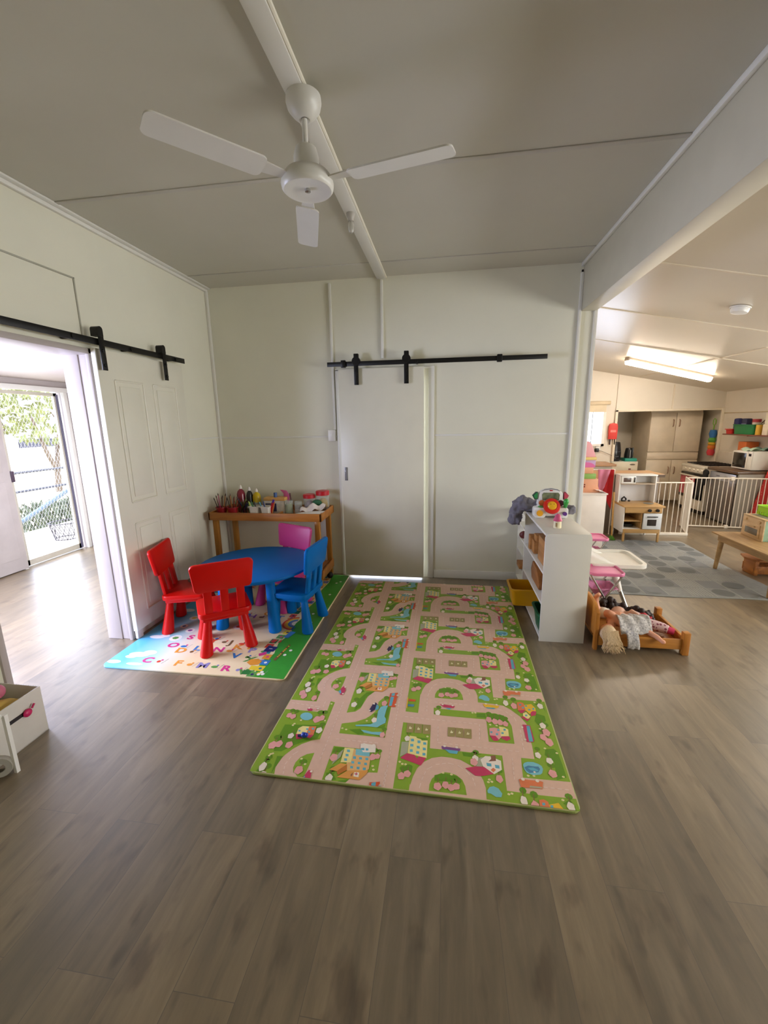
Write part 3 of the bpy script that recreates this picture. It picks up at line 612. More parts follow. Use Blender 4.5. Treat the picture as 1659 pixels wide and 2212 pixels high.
# slab with moulded panels
b = MB(); b.box(.0,0,.075,.034,.905,2.05,b=.003); sl = b.build('slab',DOORM,t)
def moulding(y0,z0,y1,z1):
    m = MB()
    for q in (((y0,z0),(y1,z0)),((y1,z0),(y1,z1)),((y1,z1),(y0,z1)),((y0,z1),(y0,z0))):
        m.tube([(.034,)+q[0],(.034,)+q[1]],.0075,8)
    m.box(.030,y0+.035,z0+.035,.039,y1-.035,z1-.035,b=.006)
    m.build('moulded_panel',DOORM,t)
for y0,y1 in ((.13,.40),(.51,.78)):
    moulding(y0,1.02,y1,1.86); moulding(y0,.20,y1,.86)
def strap(parent, c, axis, z0, z1, front, name='hanger'):
    # J shaped strap hung over a grooved wheel that rides on the rail
    h = MB(); w_=.021
    if axis=='y':
        h.box(front-.007,c-w_,z0,front,c+w_,z1-.06,b=.002)
        h.prism([(c-w_,z1-.06),(c+w_,z1-.06),(c+w_,z1-.02)]+[(c+w_*math.cos(R(a)),z1-.02+w_*math.sin(R(a))) for a in range(0,181,30)], front-.055,front,axis='x')
        for z in (z0+.03,z0+.12): h.cyl((front,c,z),(front+.008,c,z),.011,n=6)
    else:
        h.box(c-w_,front,z0,c+w_,front+.007,z1-.06,b=.002)
        h.cyl((c,front-.004,z1-.065),(c,front+.04,z1-.065),.038,n=20); h.box(c-w_,front,z1-.06,c+w_,front+.045,z1,b=.003)
        for z in (z0+.03,z0+.12): h.cyl((c,front,z),(c,front-.008,z),.011,n=6)
    return h.build(name,BLACK,parent)
strap(t,.020,'y',1.912,2.18,.075); strap(t,.635,'y',1.905,2.168,.075)
MB().box(.006,.004,.012,.028,.06,.075,b=.004).build('floor_guide',mat('guide_white','d9d4cc',.4),t)
t = thing('sliding_door','flush white sliding door closed in the back wall under the black rail','door',(-.61,4.0,0))
MB().box(-.40,-.018,.018,.397,.018,2.042,b=.003).build('slab',DOORM,t)
strap(t,-.222,'x',1.893,2.168,-.052); strap(t,.240,'x',1.893,2.175,-.052)
b = MB(); b.box(-.372,-.022,1.00,-.342,-.016,1.13,b=.003); b.box(-.368,-.0235,1.01,-.346,-.021,1.12); b.build('flush_pull',mat('pull_steel','8d8d90',.35,metal=.7),t)

# conduits, switch
b = MB(); b.box(-1.088,4.035,1.49,-1.066,4.06,H-.03,b=.004); tag(b.build('cable_cover',TRIM),'white cable duct running down the wall to the light switch','duct')
b = MB(); b.box(-.608,4.035,2.13,-.586,4.06,H-.03,b=.004); tag(b.build('cable_cover',TRIM),'short white cable duct ending above the black rail','duct')
t = thing('light_switch','white light switch box beside the flush sliding door','switch',(-1.11,4.06,1.38))
MB().box(-.036,-.035,0,.036,0,.11,b=.006).build('box',WHITEPL,t); MB().box(-.012,-.042,.045,.012,-.034,.075,b=.003).build('rocker',WHITEPL,t)

# ------------------------------------------------------------------ ceiling fan, bulb, alarm, tube light
FANW = mat('fan_enamel','d6d4cc',.35,var=.03)
t = thing('ceiling_fan','white ceiling fan on a short rod hanging from the long ceiling batten','fan',(-.575,1.883,H-.022))
MB().lathe([(.001,0),(.068,0),(.070,-.02),(.064,-.042),(.045,-.064),(.030,-.076),(.022,-.078),(.012,-.074)],n=28).build('canopy',FANW,t)
MB().cyl((0,0,-.075),(0,0,-.20),.011,n=12).build('rod',FANW,t)
MB().lathe([(.001,-.165),(.024,-.165),(.042,-.176),(.050,-.205),(.052,-.255),(.001,-.26)],n=28).build('bell_cover',FANW,t)
mo = MB().lathe([(.001,-.25),(.05,-.252),(.088,-.264),(.102,-.282),(.107,-.302),(.104,-.318),(.096,-.326),(.088,-.326),(.072,-.320),(.03,-.318),(.001,-.318)],n=36).build('motor_housing',FANW,t)
MB().lathe([(.001,-.318),(.012,-.318),(.012,-.328),(.001,-.330)],n=12).build('centre_nut',CHROME,mo)
for a in (108,228,348):
    M_ = Matrix.Rotation(R(a),4,'Z') @ Matrix.Translation((0,0,-.302)) @ Matrix.Rotation(R(9),4,'X')
    b = MB(M_); b.prism(rrect(.19,-.05,.60,.055,.025),-.003,.003); bl_ = b.build('blade',FANW,t)
    b = MB(M_); b.prism([(.085,-.018),(.20,-.03),(.24,-.03),(.24,.03),(.20,.03),(.085,.018)],.003,.008); b.build('blade_bracket',FANW,bl_)
t = thing('bulb_holder','bare glass bulb in a white holder on the ceiling batten behind the fan','lamp',(-.60,2.83,H-.022))
MB().lathe([(.001,0),(.028,0),(.026,-.018),(.018,-.03),(.017,-.045),(.001,-.045)],n=18).build('holder',mat('holder_grey','b3afa6',.4),t)
MB().lathe([(.012,-.045),(.017,-.055),(.02,-.075),(.018,-.095),(.010,-.107),(.001,-.11)],n=18).build('bulb',mat('bulb_glass','dcdad2',.15,trans=.55),t)
x,y = 2.294,3.968
t = thing('smoke_alarm','round white smoke alarm on the kitchen ceiling','alarm',(x,y,kz(x)-.004)); t.rotation_euler=(0,R(11),0)
MB().lathe([(.001,0),(.062,0),(.062,-.022),(.056,-.04),(.03,-.045),(.001,-.045)],n=28).build('body',WHITEPL,t); MB().lathe([(.065,0),(.07,0),(.07,-.008),(.065,-.008)],n=28).build('mounting_plate',WHITEPL,t)
a0 = Vector((2.44,6.52,kz(2.44)-.03)); a1 = Vector((3.72,6.86,kz(3.72)-.03)); dv = a1-a0; Lh = dv.length/2
t = thing('tube_light','long fluorescent tube light glowing on the sloping kitchen ceiling','light',(a0+a1)/2)
t.rotation_euler = (Matrix(((dv.normalized().x,0,0),(dv.normalized().y,1,0),(dv.normalized().z,0,1))).to_quaternion()).to_euler() if False else Vector((1,0,0)).rotation_difference(dv).to_euler()
MB().box(-Lh,-.045,-.015,Lh,.045,.03,b=.006).build('batten_body',mat('batten_body_grey','b9a99a',.5),t)
MB().prism([(-.05,-.005),(.05,-.005),(.045,-.04),(.028,-.058),(-.028,-.058),(-.045,-.04)],-Lh+.02,Lh-.02,axis='x').build('diffuser',mat('tube_glow','ffecd6',.4,emit=42,var=0),t)

# ------------------------------------------------------------------ town play mat
PAL = {'pink':'dab49c','G':'86a62c','D':'5f8d18','K':'9a8a52','L':'e8dfb0','A':'a8a88a','Y':'ead98c','R':'c43a5c','S':'5fa9b8','V':'7d4a82','M':'e8b62c','W':'eadcc8','N':'8a5a45','O':'dd7a4c','B':'7cbcc0','C':'4a7f9c','T':'e2a098','P':'e0b070','Q':'de9a4a','X':'b8702c','Z':'d4552c','V2':'34284e','w':'2c2622','E':'e8cfc0'}
keys = list(PAL); MI = {k:i+2 for i,k in enumerate(keys)}
mat_mats = [mat('mat_edge_foam','9fae62',.5,var=.05), mat('mat_underside','cfc6b0',.7)] + [mat('print_'+k.lower().replace('2','dark'), PAL[k], .42, var=.03, scale=40) for k in keys]
MW, ML, MT = 1.427, 2.372, .012
b = MB(); b.prism(rrect(0,0,MW,ML,.035),0,MT,0,b=.003)
zc = [MT]
def lay(pts2, key, dz=.00009):
    p = clip_poly(pts2, .006,.006,MW-.006,ML-.006)
    if p:
        zc[0] += 0
        b.poly([(x,y,lay.z) for x,y in p], MI[key])
lay.z = MT+.0002
b.poly([(x,y,lay.z) for x,y in rrect(.004,.004,MW-.004,ML-.004,.033)], MI['pink'])
nrep = range(-1,5); PER = .622
order = MAT_SHAPES
ell = lambda cx,cy,rx,ry,n=12: [(cx+rx*math.cos(2*math.pi*i/n), cy+ry*math.sin(2*math.pi*i/n)) for i in range(n)]
# layers: greens, dark, lines, tree bases, objects by order, wheels
for k in nrep:
    o_ = k*PER
    lay.z = MT+.0004
    for i,(c_,q) in enumerate(order):
        if c_=='G': lay.z += .00002; lay([(x/1000,y/1000+o_) for x,y in q],'G')
    lay.z = MT+.0007
    for c_,q in order:
        if c_=='D': lay.z += .00001; lay([(x/1000,y/1000+o_) for x,y in q],'D')
    lay.z = MT+.0009
    for ln_ in MAT_LINES:
        for (xa,ya),(xb,yb) in zip(ln_,ln_[1:]):
            d = math.hypot(xb-xa,yb-ya); n_ = max(1,int(d/26))
            for j in range(n_):
                t0,t1 = j/n_, (j+.6)/n_; nx,ny = -(yb-ya)/d*1.6, (xb-xa)/d*1.6
                P_ = lambda t,s_: ((xa+(xb-xa)*t+nx*s_)/1000, (ya+(yb-ya)*t+ny*s_)/1000+o_)
                lay([P_(t0,-1),P_(t1,-1),P_(t1,1),P_(t0,1)],'E')
    for c_,x,y,rx,ry in MAT_TREES:   # foliage tuft and trunk lie beyond each blossom
        x/=1000; y=y/1000+o_; rx/=1000; ry/=1000
        lay.z = MT+.0010; lay(ell(x+.004,y+2.2*ry,rx*1.05,ry*.7,8),'D')
        lay.z = MT+.0011; lay([(x-.0018,y+ry*.5),(x+.0018,y+ry*.5),(x+.003,y+2.3*ry),(x+.0005,y+2.3*ry)],'N')
    for x,y in MAT_FLOWERS:
        lay.z = MT+.00112; lay(ell(x/1000,y/1000+o_,.0062,.0055,7),'L'); lay.z = MT+.00122; lay(ell(x/1000,y/1000+o_,.0024,.0022,6),'M')
    lay.z = MT+.0013
    for c_,q in order:
        if c_ in ('G','D','w'): continue
        lay.z += .000006; lay([(x/1000,y/1000+o_) for x,y in q],c_)
    for j,(c_,x,y,rx,ry) in enumerate(MAT_TREES):
        x/=1000; y=y/1000+o_; rx/=1000; ry/=1000
        lay.z = MT+.0021+.00001*(j%7)
        pts = [(x+rx*(1+.10*math.cos(5*a+j))*math.cos(a), y+ry*(1+.10*math.cos(5*a+j))*math.sin(a)) for a in [i*.4488 for i in range(14)]]
        lay(pts,c_)
    for c_,q in order:
        if c_!='w': continue
        (x,y),r_ = q; r_ = r_/1000
        lay.z = MT+.0023; lay(ell(x/1000,y/1000+o_,r_,r_,10),'w'); lay.z = MT+.0024; lay(ell(x/1000,y/1000+o_,r_*.5,r_*.5,8),'W')
tm = b.build('play_mat', mat_mats, smooth=0, normals=False, base=False)
tm.location = (-.872,1.499,0); tm.rotation_euler = (0,0,R(-.75))
tag(tm,'large pink and green foam play mat printed with a town of roads','play mat')
t = thing('toy_bird','small blue plastic toy lying on the near left corner of the town mat','toy',(-.685,1.735,.0155))
BT = mat('toy_blue','1c3fa8',.3)
MB().ball((0,0,.012),(.019,.013,.012)).build('body',BT,t); MB().prism([(-.034,-.006),(-.014,-.010),(-.014,.008),(-.036,.004)],.003,.009).build('tail',mat('toy_darkblue','16264f',.35),t); MB().ball((.013,-.004,.018),(.009,.009,.008)).build('head',BT,t)

# ------------------------------------------------------------------ alphabet mat
am = bpy.data.materials.new('alphabet_print'); am.use_nodes = True; nt = am.node_tree; bs = nt.nodes['Principled BSDF']; bs.inputs['Roughness'].default_value = .33
tc = nt.nodes.new('ShaderNodeTexCoord'); sx = nt.nodes.new('ShaderNodeSeparateXYZ'); rp = nt.nodes.new('ShaderNodeValToRGB'); nz = nt.nodes.new('ShaderNodeTexNoise'); nz.inputs['Scale'].default_value = 3
ma = nt.nodes.new('ShaderNodeMath'); ma.operation = 'MULTIPLY_ADD'; ma.inputs[1].default_value = .10
nt.links.new(tc.outputs['Object'], nz.inputs['Vector']); nt.links.new(tc.outputs['Object'], sx.inputs[0]); nt.links.new(nz.outputs['Fac'], ma.inputs[0]); nt.links.new(sx.outputs['X'], ma.inputs[2]); nt.links.new(ma.outputs[0], rp.inputs[0])
e = rp.color_ramp.elements; e[0].position = .14; e[0].color = lin('5db4dd')+(1,); e[1].position = .60; e[1].color = lin('ecd7ac')+(1,)
for p_,c_ in ((.30,'a9d6e2'),(.42,'e2e0cf')): q=e.new(p_); q.color = lin(c_)+(1,)
nt.links.new(rp.outputs[0], bs.inputs['Base Color'])
AW, AL, AT = 1.272, 1.81, .012
acol = {'green':'3f9a33','dgreen':'2b7a3c','cloud':'eef3f6','mag':'d63c86','org':'e59a3a','red':'d3472f','blu':'3d7fc0','vio':'8a86b8','grn':'5c9a4c','navy':'2a2c66','yel':'e6c93a','teal':'2f7f8f','brn':'7b5a34','pur':'8a4aa0','gry':'9aa0a0','wht':'f4f0e6'}
ak = list(acol); AI = {k:i+1 for i,k in enumerate(ak)}
b = MB(); b.prism(rrect(0,0,AW,AL,.045),0,AT,0,b=.003)
def ap(pts,k,z): 
    p = clip_poly(pts,.005,.005,AW-.005,AL-.005)
    if p: b.poly([(x,y,AT+z) for x,y in p],AI[k])
gp = [(1.03,-.1),(1.06,.05),(1.045,.16),(1.09,.28),(1.065,.42),(1.10,.55),(1.08,.7),(1.11,.85),(1.09,1.0),(1.12,1.2),(1.09,1.4),(1.11,1.6),(1.08,1.9),(1.4,1.9),(1.4,-.1)]
ap([(x,y) for x,y in gp if True],'green',.0003)
for cx,cy,rx,ry in ((.16,.16,.075,.03),(.22,.19,.05,.03),(.12,.13,.04,.02),(.05,.06,.05,.02),(.21,.05,.06,.015),(.12,.40,.06,.025),(.17,.42,.04,.02),(.08,.85,.06,.03),(.14,1.2,.07,.03)):
    ap(ell(cx,cy,rx,ry,14),'cloud',.0004+cx*.0004)
rnd = random.Random(4)
for cx,cy,r_,k in ((.27,.40,.045,'grn'),(.31,.52,.035,'pur'),(.22,.58,.03,'blu'),(.36,.66,.04,'red'),(.22,.72,.04,'yel'),(.42,.60,.04,'teal'),(.52,.60,.045,'blu'),(.66,.62,.045,'red')):
    ap(ell(cx,cy,r_,r_*.95,16),'cloud',.0005); ap(ell(cx,cy,r_*.86,r_*.82,16),'wht',.0006)
    ap(ell(cx,cy,r_*.55,r_*.45,6),k,.0007)
letters = [('C',.27,.10,'mag'),('F',.50,.09,'org'),('M',.68,.085,'vio'),('R',.85,.07,'mag'),('W',1.00,.05,'grn'),
 ('O',.32,.30,'mag'),('D',.42,.24,'org'),('L',.52,.28,'blu'),('N',.68,.28,'mag'),('V',.84,.22,'blu'),('X',.96,.19,'grn'),
 ('S',.38,.42,'mag'),('A',.50,.43,'red'),('Y',.58,.39,'red'),('J',.72,.38,'brn'),('K',.80,.33,'org'),('P',.92,.30,'vio'),
 ('B',.30,.85,'blu'),('E',.42,.80,'grn'),('G',.55,.84,'red'),('H',.68,.80,'pur'),('Q',.80,.86,'org'),('T',.92,.80,'blu'),('Z',.98,.95,'red'),
 ('U',.35,1.1,'pur'),('I',.5,1.15,'grn'),('A',.65,1.1,'mag'),('E',.8,1.2,'blu'),('S',.95,1.25,'org'),('K',.4,1.4,'red'),('M',.6,1.45,'grn'),('R',.8,1.5,'pur')]
for ch,x,y,k in letters:
    b.text(ch,.098,Matrix.Translation((x,y,AT+.0008)) @ Matrix.Rotation(R(4),4,'Z') @ Matrix.Diagonal((1.05,.85,1,1)),AI[k])
for i,(ch,x,y,k) in enumerate(letters):     # a small picture and a thin caption line beside each letter
    k2 = ('red','org','grn','vio','yel','blu','brn')[i%7]; x2 = x+.085
    ap(ell(x2,y-.005,.014+.005*(i%3),.014,8),k2,.0008); ap(ell(x2+.014,y+.014,.008,.009,7),k,.0009)
    ap([(x2+.03,y-.025),(x2+.032,y-.026),(x2+.05,y+.03),(x2+.047,y+.03)],'gry',.0008)
# blocks of the train along the grass, plank sign, flowers
for i in range(26):
    y = .03+i*.068; x = 1.045+.03*math.sin(i*.9)+.0*i
    k = ('grn','yel','blu','org','teal','red','dgreen')[i%7]
    ap([(x-.028,y-.026),(x+.026,y-.03),(x+.03,y+.028),(x-.024,y+.03)],k,.0010); ap(ell(x+.004,y,.011,.011,8),('navy','teal','wht','mag')[i%4],.0012)
ap([(.975,.025),(1.03,.025),(1.03,.07),(.975,.07)],'dgreen',.0013); ap([(1.0,.08),(1.04,.075),(1.045,.12),(1.0,.125)],'yel',.0013)
ap([(1.0+.05*math.cos(a)-.0,.165+.04*math.sin(a)) for a in [i*1.047+.3 for i in range(6)]],'org',.0014); ap([(1.0,.235),(1.04,.26),(1.03,.205+.09),(.985,.265)],'mag',.0014)
ap([(1.0,.30),(1.075,.30),(1.085,.365),(1.01,.37)],'navy',.0014); ap([(1.03,.333),(1.055,.333),(1.055,.338),(1.03,.338)],'wht',.0015)
ap([(1.00,.43),(1.03,.41),(1.045,.455),(1.01,.465)],'red',.0014); ap([(1.055,.42),(1.08,.43),(1.07,.47)],'red',.0014); ap([(1.07,.50),(1.11,.49),(1.135,.585),(1.09,.595)],'blu',.0014)
ap([(1.115,.205),(1.135,.195),(1.165,.40),(1.15,.41)],'brn',.0013)
for i in range(10): ap([(1.122+.0032*i,.225+.017*i),(1.132+.0032*i,.222+.017*i),(1.133+.0032*i,.232+.017*i),(1.123+.0032*i,.234+.017*i)],'yel' if i%4 else 'brn',.0014)
for cx,cy in ((1.10,.06),(1.115,.04),(1.09,.035),(1.19,.33),(1.17,.27),(1.2,.75),(1.17,.9),(1.2,1.3),(1.22,1.62),(1.19,1.58)): ap(ell(cx,cy,.012,.013,7),'wht',.0014)
for r_,k in ((.11,'red'),(.095,'org'),(.08,'yel'),(.066,'blu'),(.05,'vio'),(.036,'wht')):
    ap([(1.09+r_*math.cos(a),.72+r_*math.sin(a)) for a in [R(95)+i*R(170)/14 for i in range(15)]],k,.0012+(.12-r_)*.01)
ma_ = b.build('play_mat', [am]+[mat('alpha_'+k,acol[k],.36,var=.04,scale=30) for k in ak], smooth=0, normals=False, base=False)
ma_.location = (-2.243,2.186,0)
tag(ma_,'sky blue and cream foam mat printed with letters under the children\'s table','play mat')
b = MB(); b.lathe([(.001,0),(.022,.003),(.033,.02),(.034,.035),(.022,.055),(.001,.058)],n=16); bt = b.build('toy_ball',mat('toy_black','0f0e10',.5),base=True); bt.location=(-1.155,3.90,.0155)
tag(bt,'small black toy ball on the letter mat under the craft table\'s right end','toy')

# ------------------------------------------------------------------ children's chairs and table
def make_chair(m, label):
    t = thing('childs_chair', label, 'chair')
    t['group'] = 'plastic chairs round the children\'s table'
    b = MB(); b.prism(rrect(-.175,-.155,.175,.165,.045),.262,.302,b=.008); b.box(-.15,-.135,.235,.15,.14,.265,b=.006); b.build('seat',m,t)
    lean = .10
    b = MB(Matrix.Translation((0,-.135,.30)) @ Matrix.Rotation(R(-8),4,'X').inverted())
    # panel, wider at the top, rounded; three slats below
    pts = []
    for cx,cz,a0 in ((.152,.192,-100),(.168,.335,0),(-.168,.335,90),(-.152,.192,180)):
        for i in range(6):
            a = R(a0+ (100 if a0==-100 else 90)*i/5); pts.append((cx+.032*math.cos(a),cz+.032*math.sin(a)))
    b.prism(pts,-.014,.014,axis='y',b=.009); bk = b.build('backrest',m,t)
    for x in (-.105,0,.105):
        b = MB(Matrix.Translation((0,-.135,.30)) @ Matrix.Rotation(R(-8),4,'X').inverted())
        b.prism([(x-.026,-.03),(x+.026,-.03),(x+.026,.175),(x-.026,.175)],-.013,.011,axis='y',b=.004); b.build('slat',m,t)
    for sx in (-1,1):
        for sy in (-1,1):
            b = MB(); x,y = sx*.118, sy*.11
            b.lathe([(.001,0),(.038,0),(.043,.006),(.042,.03),(.027,.20),(.025,.245),(.001,.245)],n=18)
            for v in b.bm.verts:
                k = 1-v.co.z/.245; v.co.x += x+sx*.032*k; v.co.y += y+sy*.032*k
            b.build('leg',m,t)
    return t
AZ = AT+.0016
c1 = make_chair(RED,'red plastic chair in front of the table, its back to the viewer'); c1.location=(-1.56,2.585,AZ); c1.rotation_euler=(0,0,R(35))
c2 = copy_tree(c1,(-1.985,2.835,AZ),R(-74),'red plastic chair at the table\'s left, beside the panelled sliding door')
c3 = make_chair(BLUE,'blue plastic chair on the right side of the round blue table'); c3.location=(-1.14,2.94,AZ); c3.rotation_euler=(0,0,R(84))
c4 = make_chair(PINK,'pink plastic chair behind the round blue table, below the craft table'); c4.location=(-1.40,3.28,AZ); c4.rotation_euler=(0,0,R(155))
t = thing('childs_table','round blue plastic children\'s table standing on the letter mat','table',(-1.485,2.985,AZ))
MB().lathe([(.001,.425),(.40,.425),(.40,.44),(.432,.44),(.444,.446),(.448,.455),(.444,.464),(.43,.468),(.001,.468)],n=64).build('table_top',BLUE,t)
for sx in (-1,1):
    for sy in (-1,1):
        b = MB(); b.lathe([(.001,0),(.043,0),(.048,.006),(.047,.03),(.036,.28),(.034,.43),(.001,.43)],n=20)
        for v in b.bm.verts:
            k = 1-v.co.z/.43; v.co.x += sx*(.185+.03*k); v.co.y += sy*(.185+.03*k)
        b.build('leg',BLUE,t)
b = MB()
for c_,r_ in (((-2.03,2.93,AZ+.318),(.03,.022,.016)),((-2.0,2.95,AZ+.324),(.025,.022,.022)),((-1.965,2.955,AZ+.315),(.03,.02,.013))): b.ball(c_,r_)
tag(soften(b.build('soft_toy',mat('toy_mixed','6d5a4a',.8,var=.5,scale=40)),.006),'small crumpled dark toy on the seat of the left red chair','toy')

# ------------------------------------------------------------------ craft table with tray top
CT = wood('craft_timber','9a5c1e','bb7a30',.4,'x'); CTV = wood('craft_timber_upright','94601f','b87e30',.4,'z')
t = thing('craft_table','honey coloured timber tray topped craft table against the back wall','table',(-1.68,3.82,0))
MB().box(-.54,-.205,.680,.54,.205,.695).build('tray_base',CT,t)
MB().box(-.555,-.222,.668,.555,-.204,.742,b=.004).build('front_rim',CT,t); MB().box(-.555,.204,.668,.555,.222,.742,b=.004).build('rear_rim',CT,t)
for s_ in (-1,1): MB().box(min(s_*.555,s_*.537),-.222,.668,max(s_*.555,s_*.537),.222,.742,b=.004).build('side_rim',CT,t)
MB().box(.10,-.204,.695,.118,-.03,.725,b=.002).build('divider',CT,t)
for sx in (-1,1):
    for sy in (-1,1): MB().box(sx*.505-.024,sy*.18-.022,.0165 if sx>0 or sy<0 else .0165,sx*.505+.024,sy*.18+.022,.668,b=.004).build('leg',CTV,t)
MB().box(-.50,-.17,.155,.50,.17,.17).build('lower_shelf',CT,t)
for s_ in (-1,1): MB().box(min(s_*.54,s_*.527),-.2,.10,max(s_*.54,s_*.527),.2,.185,b=.003).build('lower_rim',CT,t)
b = MB(); rnd=random.Random(3)
for i in range(9): b.ball((-1.26+rnd.uniform(-.05,.05),3.74+rnd.uniform(-.08,.14),.20+rnd.uniform(-.01,.04)),rnd.uniform(.018,.032))
tag(b.build('toy_pile',mat('toy_olive','3d3a2a',.6,var=.5,scale=30)),'dark toys heaped at the right end of the craft table\'s lower shelf','toys',kind='stuff')
TZ = .6952
def pot(x,y,m,lab,n_,cols,r0=.038,r1=.05,h_=.085):
    t = thing('pot',lab,'pot',(x,y,TZ)); MB().lathe([(.001,0),(r0,0),(r1,h_),(r1+.004,h_),(r1+.004,h_-.008),(r1-.003,h_-.008),(r0-.003,.004),(.001,.004)],n=20).build('cup',m,t); return t
RP = mat('red_pot','8e0f18',.4)
pot(-2.15,3.70,RP,'dark red pot of brushes at the left end of the craft table','',0); pot(-2.035,3.70,RP,'dark red pot of pencils, second from the left on the craft table','',0)
BC = ['2b1d1a','7c1f2e','c23a7a','3a2a22','5a3a2a','b06a2a','463028','8a2b20','6a4a3a','a0522a']
PH = {'l':('brush','paint brush'),'r':('pencil','pencil')}
hx = {'2b1d1a':'black','7c1f2e':'maroon','c23a7a':'pink','3a2a22':'dark brown','5a3a2a':'brown','b06a2a':'tan','463028':'brown black','8a2b20':'rusty red','6a4a3a':'grey brown','a0522a':'orange brown'}
for px,kind,tilts in ((-2.15,'brush',((-.34,.0),(-.26,.12),(-.12,.05),(.02,.1),(.10,-.02),(.2,.06),(.28,.1))),(-2.035,'pencil',((-.25,.05),(-.15,.1),(-.05,.0),(.06,.08),(.14,-.03),(.22,.1),(.30,.03),(.38,.08)))):
    for i,(tx,ty) in enumerate(tilts):
        c_ = BC[(i+(0 if kind=='brush' else 3))%10]; L_ = .150+.018*((i*7)%3)
        d = Vector((tx,ty,1)).normalized(); p = Vector((px+.045*tx,3.70+.02*ty+.0,TZ+.008))
        root = thing(kind, '%s handled %s leaning in the %s red pot, %s' % (hx[c_], kind, 'left' if kind=='brush' else 'right', ('far left','left of centre','near the middle','at the middle','right of centre','toward the right','far right','at the right edge')[i]), kind, p, 0, 'brushes and pencils in the red pots')
        root.rotation_euler = Vector((0,0,1)).rotation_difference(d).to_euler()
        MB().cyl((0,0,0),(0,0,L_),.0042,.0036,n=8).build('handle',mat('stick_'+c_,c_ and '#'+c_,.5),root)
        MB().lathe([(.004,L_),(.0062 if kind=='brush' else .0036,L_+.008),(.001,L_+.026)],n=8).build('bristles' if kind=='brush' else 'tip',mat('stick_tip','463226',.8),root)
def bottle(x,y,m,lab,h_,r_,cap):
    t = thing('paint_bottle',lab,'bottle',(x,y,TZ),0,'paint bottles on the craft table')
    MB().lathe([(.001,0),(r_,0),(r_,h_*.66),(r_*.75,h_*.78),(.013,h_*.84),(.013,h_*.86),(.001,h_*.86)],n=20).build('bottle_body',m,t)
    MB().lathe([(.001,h_*.86),(.015,h_*.86),(.014,h_*.93),(.006,h_),(.001,h_)],n=14).build('cap',cap,t)
    return t
CAPW = mat('bottle_cap','e6e0da',.4)
bottle(-2.035,3.89,mat('paint_maroon','8a2338',.25),'maroon paint bottle with a white cap behind the red pots',.27,.042,CAPW)
b2=bottle(-1.945,3.89,mat('paint_black','131313',.3),'black paint bottle beside the yellow one on the craft table',.25,.033,CAPW)
b3=bottle(-1.87,3.89,mat('paint_yellow','c7ad10',.3),'yellow paint bottle with a white cap behind the white tubs',.235,.04,CAPW)
for q in (b2,b3): MB().lathe([(.0335 if q is b2 else .0405,.03),(.0335 if q is b2 else .0405,.10)],n=20).build('label',mat('bottle_label','8f9a9a',.5),q)
b = MB(); rnd=random.Random(9)
for i in range(16): b.cyl((-1.955+rnd.uniform(-.06,.05),3.80+rnd.uniform(-.03,.03),TZ+.003),(-1.955+rnd.uniform(-.09,.06),3.80+rnd.uniform(-.05,.05),TZ+rnd.uniform(.1,.17)),.005,n=6,m=i%4)
tag(b.build('marker_bundle',[mat('mk_a','3a2a22',.5),mat('mk_b','2a3f6a',.5),mat('mk_c','5a7a3a',.5),mat('mk_d','6a2a2a',.5)]),'jumble of dark crayons and markers between the pots and bottles','markers',kind='stuff')
TUB = mat('white_tub','ddd9d0',.4)
def tub(x,y,lab):
    t = thing('plastic_tub',lab,'tub',(x,y,TZ),0,'white tubs on the craft table')
    b = MB()
    b.lathe([(.001,0),(.056,0),(.072,.098),(.076,.098),(.076,.092),(.068,.092),(.054,.004),(.001,.004)],n=4,sx=1.0,sy=.8); b.M=Matrix()
    bmesh.ops.rotate(b.bm,cent=(0,0,0),matrix=Matrix.Rotation(R(45),3,'Z'),verts=b.bm.verts[:]); bmesh.ops.bevel(b.bm,geom=[e for e in b.bm.edges if abs(e.verts[0].co.z-e.verts[1].co.z)>.02],offset=.012,segments=3,affect='EDGES')
    b.build('tub_body',TUB,t); return t
tub(-1.80,3.70,'white plastic tub of green crayons, left of the two tubs'); tub(-1.685,3.70,'white plastic tub holding a red marker, right of the two tubs')
mk = (('green marker lying in the left white tub',-1.815,.2,'4a8a5a',-.4),('pale green marker standing in the left white tub',-1.835,.02,'b8c858',-.3),('dark marker leaning in the left white tub',-1.79,.1,'2a2a26',-.25),('blue marker in the right white tub',-1.70,.05,'2a3a7a',-.2),('teal marker in the right white tub',-1.725,.0,'5a9ab0',-.3),('fat red marker with a purple cap in the right white tub',-1.655,.0,'b3131a',.35),('orange crayon in the right white tub',-1.635,.0,'c0703a',.3))
for lab,x,ty,c_,tx in mk:
    L_ = .13 if 'fat' in lab else .105; q = thing('marker',lab,'marker',(x-.03*tx,3.70+.02*ty,TZ+.008),0,'markers in the white tubs'); q.rotation_euler = Vector((0,0,1)).rotation_difference(Vector((tx,ty,1)).normalized()).to_euler()
    r_=.013 if 'fat' in lab else .007
    MB().cyl((0,0,0),(0,0,L_),r_,n=12).build('barrel',mat('mk_'+c_,'#'+c_,.35),q)
    MB().cyl((0,0,L_),(0,0,L_+.03),r_*.8,n=12).build('cap',mat('mk_cap_'+('p' if 'fat' in lab else c_),'#4a2a8a' if 'fat' in lab else '#'+c_,.35),q)
t = thing('wooden_caddy','wooden topped box of craft things behind the white tubs','box',(-1.66,3.87,TZ))
MB().box(-.105,-.05,0,.105,.05,.125,b=.003).build('box_body',mat('caddy_side','c9c4b8',.5,var=.2,scale=20),t); MB().box(-.108,-.053,.125,.108,.053,.155,b=.004).build('top_band',mat('caddy_top','d2a05a',.45),t); MB().box(-.09,-.0535,.02,.02,-.0505,.10).build('front_label',mat('caddy_label','2c2a4c',.5),t)
